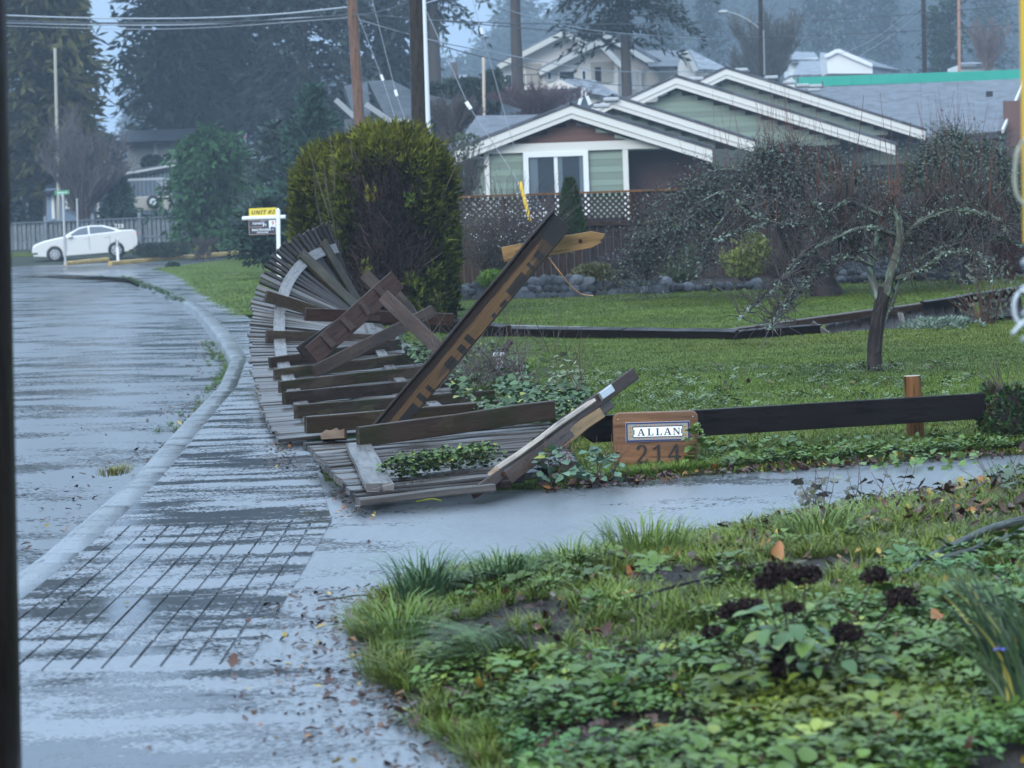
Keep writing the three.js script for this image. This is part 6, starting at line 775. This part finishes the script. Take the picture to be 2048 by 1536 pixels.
// bed: grass, small round-leaved weeds
{
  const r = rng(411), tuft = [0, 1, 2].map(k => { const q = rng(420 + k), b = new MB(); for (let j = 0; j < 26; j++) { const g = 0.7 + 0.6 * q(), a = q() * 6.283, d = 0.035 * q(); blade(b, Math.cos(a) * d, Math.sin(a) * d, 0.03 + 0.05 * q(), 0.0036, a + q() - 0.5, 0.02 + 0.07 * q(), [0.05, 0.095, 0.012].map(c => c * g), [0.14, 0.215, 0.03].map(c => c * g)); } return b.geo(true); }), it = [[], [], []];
  for (let k = 0; k < 11000; k++) { const D = 6.4 + 7.8 * r(), x = lerp(-0.7, 0.25 * D, r()), d = bedD(x, D); if (d < 0.02 || wn(x * 2, D * 2, 41) < 0.38 || (D < 8.4 && r() < 0.7)) continue; const g = 0.6 + 0.8 * wn(x * 3, D * 3, 9); it[k % 3].push({ p: V(x, bedH(x, D), -D), ry: r() * 6.3, s: 0.5 + 1.3 * r() * r(), c: [g * (1 + 0.35 * wn(x, D, 77)), g, g] }); }
  for (let k = 0; k < 520; k++) { const j = 1 + r() * 9, i = Math.floor(j), f = j - i, x = lerp(bedEdge[i][0], bedEdge[i + 1][0], f) + 0.12 * (r() - 0.35), D = lerp(bedEdge[i][1], bedEdge[i + 1][1], f) + 0.12 * (r() - 0.5), g = 0.6 + 0.6 * r(); if (wn(x * 5, D * 5, 43) < 0.42) continue; it[k % 3].push({ p: V(x, Math.max(0, bedH(x, D)), -D), ry: r() * 6.3, s: 0.7 + 0.9 * r(), c: [g * (1 + 0.3 * r()), g, g] }); }
  for (let k = 0; k < 1500; k++) { const x = lerp(0.2, 4, r()), D = farEdge(x) + 0.1 + 0.7 * r() * r(); it[k % 3].push({ p: V(x, yardH(x, D), -D), ry: r() * 6.3, s: 0.7 + 0.6 * r(), c: [1, 1, 1] }); }
  for (let k = 0; k < 90; k++) { const D = 21 + 17 * r(), x = LX(D) - 0.02 - 0.3 * r() * r(); it[k % 3].push({ p: V(x, flat(D) - 0.14, -D), ry: r() * 6.3, s: 1.0, c: [0.8, 0.9, 0.8] }); }
  for (let k = 0; k < 110; k++) { const D = 52 + 24 * r(), x = LX(D) + 0.05 - 0.35 * r() * r(); it[k % 3].push({ p: V(x, flat(D) - 0.02, -D), ry: r() * 6.3, s: 1.0 + r(), c: [0.4, 0.5, 0.5] }); }
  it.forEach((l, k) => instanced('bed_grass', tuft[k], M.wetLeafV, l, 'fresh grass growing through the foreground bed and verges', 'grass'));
  const sprig = (seed, L, W, n) => { const q = rng(seed), gs = []; for (let k = 0; k < n; k++) { const g = leafGeo(L * (0.7 + 0.5 * q()), W * (0.8 + 0.4 * q()), 0.25, 0.3, 0, 3); g.rotateZ(0.15 + 0.5 * q()); g.translate(0.006 + 0.012 * q(), 0.01 + 0.03 * q(), 0); g.rotateY(k / n * 6.283 + q()); gs.push(g); } return mergeGeometries(gs); };
  const sp = [sprig(1, 0.03, 0.026, 7), sprig(2, 0.038, 0.028, 6), sprig(3, 0.024, 0.02, 9)], si = [[], [], []];
  for (let k = 0; k < 8000; k++) { const D = 6.0 + 4.3 * Math.pow(r(), 1.2), x = lerp(-0.35, 0.23 * D, r()), d = bedD(x, D); if (d < 0.05) continue; const n = wn(x * 2.6, D * 2.6, 55); if (n < 0.37 + (D > 8.0 ? 0.18 : 0)) continue; const hu = wn(x * 1.3, D * 1.3, 59), g = 0.25 + 0.8 * wn(x * 7, D * 7, 57) + 0.35 * r(), y = r() < 0.02; si[k % 3].push({ p: V(x, bedH(x, D) + 0.025 * n, -D), ry: r() * 6.3, rx: (r() - 0.5) * 1.1, s: (0.4 + 0.9 * r() * r() + 0.35 * hu) * (r() < 0.05 ? 1.7 : 1), c: y ? [0.22 * g, 0.27 * g, 0.05 * g] : [lerp(0.045, 0.12, hu) * g, 0.145 * g, lerp(0.036, 0.012, hu) * g] }); }
  for (let k = 0; k < 520; k++) { const x = lerp(0.4, 4.2, r()), D = farEdge(x) + 0.05 + 0.55 * r() * r(); if (x > 0.5 && x < 1.2) continue; const g = 0.5 + 0.7 * r(); si[k % 3].push({ p: V(x, yardH(x, D) + 0.03 * r(), -D), ry: r() * 6.3, rx: r() - 0.5, s: 0.6 + 0.9 * r(), c: [0.075 * g, 0.13 * g, 0.03 * g] }); }
  for (let k = 0; k < 900; k++) { const D = 17 + 5 * r(), x = lerp(-0.2, 3.8, r()); if (wn(x * 1.5, D * 1.5, 61) < 0.5) continue; const g = 0.5 + 0.7 * r(); si[k % 3].push({ p: V(x, yardH(x, D) + 0.02, -D), ry: r() * 6.3, rx: r() - 0.5, s: 0.6 + 0.5 * r(), c: [0.10 * g, 0.14 * g, 0.06 * g] }); }
  si.forEach((l, k) => instanced('ground_weeds', sp[k], M.wetLeaf, l, 'low round-leaved green weeds covering the foreground bed', 'weeds'));
}
function onBed(px, py) { for (let D = 5.2; D < 15; D += 0.02) { const q = P(px, py, D); if (q.y <= Math.max(0, bedH(q.x, D))) return q; } return P(px, py, 12); }
{
  const clump = (label, px, py, n, H, lean, w, hue, seed, dir) => { const t = thing('grass_clump', label, 'grass clump', onBed(px, py), 'long grass clumps'), b = new MB(), r = rng(seed); delete t.userData.group; for (let k = 0; k < n; k++) { const a = r() * 6.283, d = w * Math.sqrt(r()), g = 0.65 + 0.7 * r(), c = hue.map(v => v * g); const x = Math.cos(a) * d, z = Math.sin(a) * d * 0.7, h = 1.45 * H * (0.5 + 0.6 * r()), ln = 1.7 * lean * (0.3 + 0.9 * r()), az = dir === undefined ? a + (r() - 0.5) : dir + (r() - 0.5) * 1.6; const pts = 5, dx = Math.cos(az), dz = Math.sin(az), px_ = -dz * 0.0044, pz_ = dx * 0.0044; let k0 = -1; for (let s = 0; s <= pts; s++) { const u = s / pts, X = x + dx * ln * u * u, Y = h * (u * 1.5 - 0.75 * u * u * u), Z = z + dz * ln * u * u, ww = (1 - u * 0.92), cc = c.map((v, i) => v * lerp(0.7, 1.2, u)), m = b.n; b.vert(X - px_ * ww, Y, Z - pz_ * ww, cc); b.vert(X + px_ * ww, Y, Z + pz_ * ww, cc); if (k0 >= 0) b.i.push(k0, k0 + 1, m + 1, k0, m + 1, m); k0 = m; } } b.build('blades', M.wetLeafV, t, true); return t; };
  clump('long blue-green grass clump leaning over the driveway edge at the bed corner', 850, 1210, 190, 0.17, 0.16, 0.13, [0.075, 0.145, 0.07], 431);
  clump('dark green grass clump right of the bluish one at the driveway edge', 1010, 1175, 150, 0.12, 0.1, 0.12, [0.06, 0.12, 0.04], 432);
  clump('yellow-green grass clump at the left corner of the bed near the pavement', 800, 1290, 130, 0.14, 0.14, 0.10, [0.12, 0.19, 0.04], 433);
  clump('bright grass clump combed to the left in the middle of the bed', 1000, 1330, 170, 0.12, 0.2, 0.12, [0.10, 0.18, 0.05], 434, 2.8);
  clump('tall bright yellow-green grass clump at the driveway edge mid bed', 1290, 1120, 220, 0.15, 0.11, 0.2, [0.14, 0.21, 0.045], 435);
  clump('bright grass clump below the bramble at the driveway edge', 1640, 1085, 170, 0.13, 0.12, 0.18, [0.13, 0.2, 0.05], 436);
  clump('thin grass clump between the two tall clumps at the driveway edge', 1150, 1140, 90, 0.11, 0.12, 0.15, [0.12, 0.19, 0.05], 437);
  clump('yellowish moss and grass tuft growing on the kerb', 228, 948, 0, 0.1, 0.1, 0.1, [0, 0, 0], 438);
}
{   // tuft on the kerb
  const t = scene.getObjectByName('grass_clump_007'); const q = PH(230, 945, 0.0); t.position.copy(q); t.clear(); const b = new MB(), r = rng(439); for (let k = 0; k < 260; k++) { const a = r() * 6.283, d = 0.11 * Math.sqrt(r()), g = 0.6 + 0.7 * r(); blade(b, Math.cos(a) * d, Math.sin(a) * d * 2.5, 0.03 + 0.035 * r(), 0.005, a, 0.03, [0.12, 0.12, 0.03].map(c => c * g), [0.2, 0.19, 0.06].map(c => c * g)); } b.build('blades', M.wetLeafV, t, true);
}
{   // big-leaved plant with dark dead flower heads
  const r = rng(441), base = onBed(1600, 1390), t = thing('seedhead_plant', 'leafy plant with pale green oval leaves and black dead flower heads', 'plant', base), D = -base.z, G = [leafGeo(0.075, 0.052, 0.22, 0.25, 0, 7), leafGeo(0.06, 0.04, 0.3, 0.4, 0, 7), leafGeo(0.09, 0.06, 0.15, 0.3, 0, 7)], mats = [[0.085, 0.145, 0.03], [0.065, 0.125, 0.035], [0.115, 0.165, 0.035], [0.045, 0.095, 0.03]].map(c => new THREE.MeshPhysicalMaterial({ color: rgb(...c), roughness: 0.4, specularIntensity: 0.5 }));
  for (let k = 0; k < 110; k++) { const a = r() * 6.283, e = r(), R = 0.17 * Math.sqrt(r()) + 0.02, m = mesh('leaf', G[k % 3], mats[Math.floor(r() * 4)], t); m.position.set(Math.cos(a) * R * 1.1, 0.05 + 0.26 * e * (1 - R * 1.6), Math.sin(a) * R * 0.8 + 0.05); m.rotation.set((r() - 0.5) * 0.7, -a + (r() - 0.5), 0.2 + (r() - 0.6) * 0.9, 'YXZ'); m.scale.setScalar(0.5 + 0.75 * r()); }
  const rel = (px, py, dz) => P(px, py, D + dz).sub(base), st = new MB();
  for (const [px, py, dz, w, n] of [[1560, 1145, 0.25, 0.06, 150], [1610, 1150, 0.25, 0.055, 130], [1530, 1165, 0.2, 0.04, 90], [1750, 1150, 0.22, 0.045, 90], [1800, 1195, 0.18, 0.06, 130], [1470, 1222, 0.1, 0.055, 120], [1500, 1215, 0.12, 0.045, 90], [1425, 1265, 0.02, 0.035, 70], [1585, 1215, 0.08, 0.03, 60], [1690, 1265, -0.06, 0.05, 130], [1570, 1335, -0.1, 0.055, 150], [1555, 1300, -0.08, 0.04, 80], [1720, 1370, -0.1, 0.06, 140], [1530, 1440, -0.14, 0.045, 90], [1690, 1390, -0.12, 0.04, 80]]) {
    const c = rel(px, py, dz), b = new MB(); for (let k = 0; k < n; k++) { const v = rv(r, 1).normalize().multiplyScalar(w * Math.cbrt(r())); v.y *= 0.55; const p = c.clone().add(v), g = 0.5 + 1.0 * r(); for (let s = 0; s < 2; s++) spray(b, p, rv(r).normalize(), 0.011, 0.006, 3, r, [0.022 * g, 0.014 * g, 0.014 * g], 1); }
    b.build('seed_head', M.twig, t, true); st.tube(cat([V(c.x * 0.3, 0, c.z * 0.3), V(c.x * 0.7, c.y * 0.6, c.z * 0.7), c]).getPoints(6), 0.003, 5, [0.05, 0.04, 0.03]);
  }
  st.build('stems', M.twig, t);
  const iris = thing('iris_clump', 'clump of tall dark green sword leaves with a blue flower at the right edge', 'plant', onBed(2050, 1430)), q = rng(451), im = [[0.035, 0.07, 0.03], [0.05, 0.095, 0.035], [0.03, 0.06, 0.035]].map(c => std(...c, 0.4));
  for (let k = 0; k < 84; k++) { const b = new MB(), a = q() * 6.283, x0 = Math.cos(a) * 0.07, z0 = Math.sin(a) * 0.07, az = Math.PI + (q() - 0.5) * 2.6, H = 0.22 + 0.26 * q(), ln = 0.06 + 0.26 * q(); let k0 = -1; for (let s = 0; s <= 6; s++) { const u = s / 6, X = x0 + Math.cos(az) * ln * u * u, Y = H * (1.15 * u - 0.2 * u * u), Z = z0 + Math.sin(az) * ln * u * u * 0.6, w = 0.006 * (1 - u * u), m = b.n; b.vert(X - w, Y, Z - w, [1, 1, 1]); b.vert(X, Y, Z + w * 0.8, [1, 1, 1]); b.vert(X + w, Y, Z - w, [1, 1, 1]); if (k0 >= 0) b.i.push(k0, k0 + 1, m + 1, k0, m + 1, m, k0 + 1, k0 + 2, m + 2, k0 + 1, m + 2, m + 1); k0 = m; } b.build('leaf', k % 12 === 0 ? std(0.3, 0.28, 0.06, 0.5) : im[k % 3], iris); }
  const fl = P(1999, 1300, -iris.position.z - 0.1).sub(iris.position); for (let k = 0; k < 5; k++) { const m = mesh('petal', leafGeo(0.022, 0.014, 0.3, 0.5, 0, 4), std(0.13, 0.14, 0.55, 0.5), iris); m.position.copy(fl); m.rotation.set(0, k * 1.26, 0.5, 'YXZ'); }
  const pet = thing('fallen_petal', 'small pale blue petals on the weeds at the bottom right', 'petal', onBed(1820, 1530)); for (let k = 0; k < 3; k++) { const m = mesh('petal', leafGeo(0.024, 0.016, 0.3, 0.4, 0, 4), std(0.3, 0.35, 0.62, 0.5), pet); m.position.set(0.01 * k, 0.03, 0.02 * k - 0.02); m.rotation.set(0.3, k * 2, 0.3, 'YXZ'); }
  const yl = thing('yellow_leaf', 'curled bright yellow leaf standing in the weeds at the bottom', 'leaf', onBed(1675, 1450)); { const m = mesh('blade', leafGeo(0.06, 0.016, 0.5, 0.6, 0, 7), std(0.55, 0.5, 0.03, 0.5), yl); m.rotation.set(0.4, 1.9, 1.2, 'YXZ'); m.position.y = 0.01; }
  const ol = thing('orange_leaf', 'large curled orange-brown leaf standing upright in the bed grass', 'leaf', onBed(1545, 1130)); { const m = mesh('blade', leafGeo(0.1, 0.06, 0.6, 0.35, 0.1, 8), std(0.30, 0.115, 0.03, 0.5), ol); m.rotation.set(0.5, 1.7, 1.45, 'YXZ'); m.position.y = 0.005; }
}
// fallen branches and twigs
{
  const br = (label, lists, mat, name = 'fallen_branch') => { const t = thing(name, label, 'branch'), b = new MB(), tw = new MB(), r = rng(461); for (const [pts, r0, r1] of lists) { const q = cat(pts.map(([x, y, dz, up]) => { const o = onBed(x, y), D = -o.z + (dz ?? 0); const p = P(x, y, D - 0.3); return p; })).getPoints(pts.length * 6); b.tube(q, u => lerp(r0, r1, u) * (0.9 + 0.2 * NT[Math.floor(u * 40)]), 10, [1, 1, 1], true); } b.build('bark', mat, t); return t; };
  br('forked lichen-grey branch lying across the right side of the bed', [[[[1806, 1150], [1860, 1115, -0.05], [1930, 1080, -0.12], [2000, 1052, -0.2], [2070, 1035, -0.25]], 0.012, 0.02], [[[1850, 1124, -0.03], [1930, 1105, -0.06], [2000, 1080, -0.1], [2080, 1048, -0.15]], 0.012, 0.016]], new THREE.MeshPhysicalMaterial({ specularIntensity: 0.5, color: rgb(0.10, 0.115, 0.115), map: tLichen, roughness: 0.5, bumpMap: tLichen, bumpScale: 0.004 }));
  br('thin dark twig lying in the grass in the middle of the bed', [[[[1270, 1195], [1380, 1165, -0.05], [1480, 1140, -0.08], [1560, 1120, -0.1]], 0.006, 0.003]], M.bark, 'fallen_twig');
  const g = new MB(); g.tube(cat([PH(636, 1201, 0.012), PH(680, 1196, 0.02), PH(710, 1191, 0.014), PH(737, 1190, 0.012)]).getPoints(12), 0.004, 5, [0.07, 0.06, 0.055]); tag(g.build('fallen_twig', M.twig), 'small dark twig lying on the driveway left of the bed', 'twig');
  const g2 = new MB(); g2.tube(cat([PH(832, 1003, 0.02), PH(865, 998, 0.03), PH(884, 1002, 0.02)]).getPoints(8), 0.005, 5, [0.28, 0.32, 0.06]); tag(g2.build('grass_stalk', M.twig), 'pale yellow stalk lying on the driveway below the fence piece', 'stalk');
}
// climbing ivy over the fallen fence
const ivyG = [leafGeo(0.055, 0.055, 0.15, 0.2, 0.22, 5), leafGeo(0.045, 0.04, 0.25, 0.3, 0.15, 5)];
function leafPatch(name, label, cat_, n, place, hue, seed, size = 1, vine) {
  const t = thing(name, label, cat_), r = rng(seed), b = new MB(), q = new THREE.Quaternion(), E = new THREE.Euler();
  for (let k = 0; k < n; k++) { const p = place(r); if (!p) continue; const g = ivyG[k % 2], pos = g.attributes.position, ix = g.index.array, s = size * (0.6 + 0.7 * r()), f = 0.5 + 0.9 * r(), c = hue.map(v => v * f), cc = r() < 0.06 ? [0.24 * f, 0.26 * f, 0.05 * f] : c; q.setFromEuler(E.set((r() - 0.3) * 1.2, r() * 6.3, (r() - 0.5) * 1.2, 'YXZ')); const k0 = b.n; for (let i = 0; i < pos.count; i++) { const v = V(pos.getX(i), pos.getY(i), pos.getZ(i)).multiplyScalar(s).applyQuaternion(q).add(p); b.vert(v.x, v.y, v.z, cc); } for (let i = 0; i < ix.length; i++) b.i.push(k0 + ix[i]); }
  b.build('leaves', M.wetLeafV, t); if (vine) { const v = new MB(); vine(v, r); v.build('vines', M.twig, t, true); } return t;
}
const quadPlace = (pts, D0, D1, up, gap = 0.4) => r => { const u = r(), v = r(), a = pts, x = lerp(lerp(a[0][0], a[1][0], u), lerp(a[3][0], a[2][0], u), v), y = lerp(lerp(a[0][1], a[1][1], u), lerp(a[3][1], a[2][1], u), v); if (wn(x * 0.025, y * 0.05, 71) < gap) return null; return P(x, y, lerp(D1, D0, v)).add(V(0, up * r() * r(), 0)); };
leafPatch('ivy', 'ivy and creeper overgrowing the bottom ends of the fallen pickets', 'ivy', 2600, quadPlace([[790, 690], [1010, 700], [1190, 850], [960, 830]], 17.2, 24, 0.14, 0.42), [0.075, 0.125, 0.055], 501, 1.0, (v, r) => { for (let k = 0; k < 120; k++) twigLine(v, P(lerp(840, 1150, r()), lerp(700, 840, r()), 20), rv(r).add(V(0, 0.5, 0)).normalize(), 0.3 + 0.4 * r(), 0.004, r, [0.09, 0.07, 0.06], 0.4, 4); });
leafPatch('ivy', 'dark ivy trailing between the leaning post and the broken stake', 'ivy', 1100, quadPlace([[990, 765], [1190, 790], [1210, 850], [1010, 838]], 16.4, 18.5, 0.12, 0.36), [0.065, 0.115, 0.05], 502);
leafPatch('ivy', 'mound of small-leaved ivy on the near piece of fence', 'ivy', 1500, r => { const t = r(), a = r() * 6.283, rr = Math.sqrt(r()); const c = P(lerp(785, 985, t), lerp(948, 920, t), lerp(13.9, 14.6, t)); return c.add(V(Math.cos(a) * 0.09 * rr, 0.02 + 0.1 * (1 - rr) + Math.sin(a) * 0.06 * rr, Math.sin(a) * 0.12 * rr)); }, [0.075, 0.125, 0.035], 503, 0.55);
leafPatch('bramble', 'bluish green bramble leaves below the broken stake by the driveway', 'bramble', 130, r => P(lerp(1070, 1240, r()), lerp(895, 960, r()), 13.9 + 0.5 * r()), [0.10, 0.17, 0.11], 504, 1.15, (v, r) => { for (let k = 0; k < 22; k++) twigLine(v, P(lerp(1090, 1230, r()), 955, 14.2), V(r() - 0.5, 0.8, 0).normalize(), 0.25, 0.004, r, [0.12, 0.07, 0.06], 0.3, 4); });
leafPatch('leafy_sprig', 'sprig of pale round leaves standing up against the lawn', 'plant', 34, r => P(1095 + 60 * r(), 705 + 75 * r(), 18.2), [0.25, 0.30, 0.19], 505, 1.1, (v, r) => { for (let k = 0; k < 7; k++) twigLine(v, P(1165, 800, 18.2), V(-0.5 + 0.5 * r(), 0.8, 0).normalize(), 0.45, 0.004, r, [0.12, 0.08, 0.06], 0.2, 4); });
leafPatch('leafy_weed', 'bright green leafy weed growing over the right side of the house sign', 'weed', 70, r => P(1375 + 34 * r(), 845 + 78 * r(), 14.92), [0.13, 0.21, 0.05], 506, 0.85);
leafPatch('leafy_weed', 'green weeds growing along the driveway right of the house sign', 'weed', 420, r => { const q = onYard(lerp(1410, 1960, r()), lerp(886, 940, r())); return q.add(V(0, 0.07 * r(), 0)); }, [0.10, 0.175, 0.05], 507, 1.0);
leafPatch('dry_twigs', 'tangle of thin grey twigs around the white garden marker', 'twigs', 30, r => P(lerp(930, 1060, r()), lerp(690, 770, r()), 21), [0.09, 0.11, 0.05], 508, 0.7, (v, r) => { for (let k = 0; k < 160; k++) twigLine(v, P(lerp(930, 1050, r()), lerp(740, 775, r()), 20.6), V((r() - 0.5) * 1.6, 0.8, r() - 0.5).normalize(), 0.25 + 0.3 * r(), 0.0035, r, [0.10, 0.09, 0.09], 0.4, 4); });
leafPatch('bramble', 'bramble stems with reddish and grey-green leaves arching over the driveway edge', 'bramble', 120, r => P(lerp(1590, 1880, r()), lerp(950, 1010, Math.pow(r(), 0.7)), 12.4 + 0.6 * r()), [0.10, 0.10, 0.075], 509, 1.0, (v, r) => { for (let k = 0; k < 16; k++) { const x = lerp(1620, 1840, r()); twigLine(v, P(x, 1022, 12.6), V(r() - 0.5, 0.9, 0).normalize(), 0.2 + 0.1 * r(), 0.003, r, [0.09, 0.05, 0.045], 0.25, 4); } });
leafPatch('bramble', 'bramble leaves at the right edge above the driveway', 'bramble', 90, r => P(lerp(1985, 2070, r()), lerp(930, 1000, r()), 12.0 + 0.6 * r()), [0.10, 0.14, 0.09], 510, 1.1, (v, r) => { for (let k = 0; k < 10; k++) twigLine(v, P(lerp(2000, 2060, r()), 1010, 12.2), V(r() - 0.7, 0.8, 0).normalize(), 0.3, 0.003, r, [0.09, 0.05, 0.045], 0.25, 4); });
leafPatch('dandelion', 'broad bright green dandelion leaves at the front of the weedy bed', 'weed', 60, r => onBed(lerp(1030, 1240, r()), lerp(1330, 1420, r())).add(V(0, 0.02 + 0.03 * r(), 0)), [0.13, 0.23, 0.045], 511, 1.1);
{   // stump grown over with ivy at the right edge
  const t = thing('ivy_stump', 'ivy-covered stump at the right edge beside the end of the black rail', 'stump', P(2030, 888, 15.9)), b = new MB(), r = rng(521); b.tube([V(0, -0.05, 0), V(0, 0.1, 0), V(0.01, 0.26, 0), V(0.02, 0.34, 0)], u => [0.17, 0.13, 0.12, 0.14][Math.round(u * 3)], 14, [1, 1, 1], true); b.build('trunk', M.bark, t);
  const l = new MB(), tw = new MB(); for (let k = 0; k < 900; k++) { const a = r() * 6.283, y = r(), R = 0.16 + 0.05 * Math.sin(y * 3); spray(l, V(Math.cos(a) * R, 0.02 + y * 0.35, Math.sin(a) * R), V(Math.cos(a), 0.4, Math.sin(a)).normalize(), 0.04, 0.014, 3, r, [0.05, 0.085, 0.03].map(c => c * (0.5 + r())), 0.8); } l.build('ivy_leaves', M.wetLeafV, t, true); for (let k = 0; k < 14; k++) twigLine(tw, V(-0.05, 0.3, 0), V((r() - 0.6) * 1.4, 0.7, 0).normalize(), 0.25, 0.005, r, [0.08, 0.065, 0.055], 0.2, 4); tw.build('twigs', M.twig, t, true);
  const m = thing('garden_marker', 'small white garden post with a cap standing in the lawn twigs', 'garden post', P(999, 742, 20.8)); box('post', m, M.white, 0.055, 0.12, 0.055, 0, 0.06, 0, 0.01); box('cap', m, M.white, 0.1, 0.035, 0.1, 0, 0.135, 0, 0.012); const s2 = thing('timber_scrap', 'short dark stick of wood leaning behind the white garden post', 'scrap'); board('stick', s2, M.dark, P(1004, 702, 21), P(1024, 682, 21), 0.05, 0.05);
}
renderer.render(scene, camera);
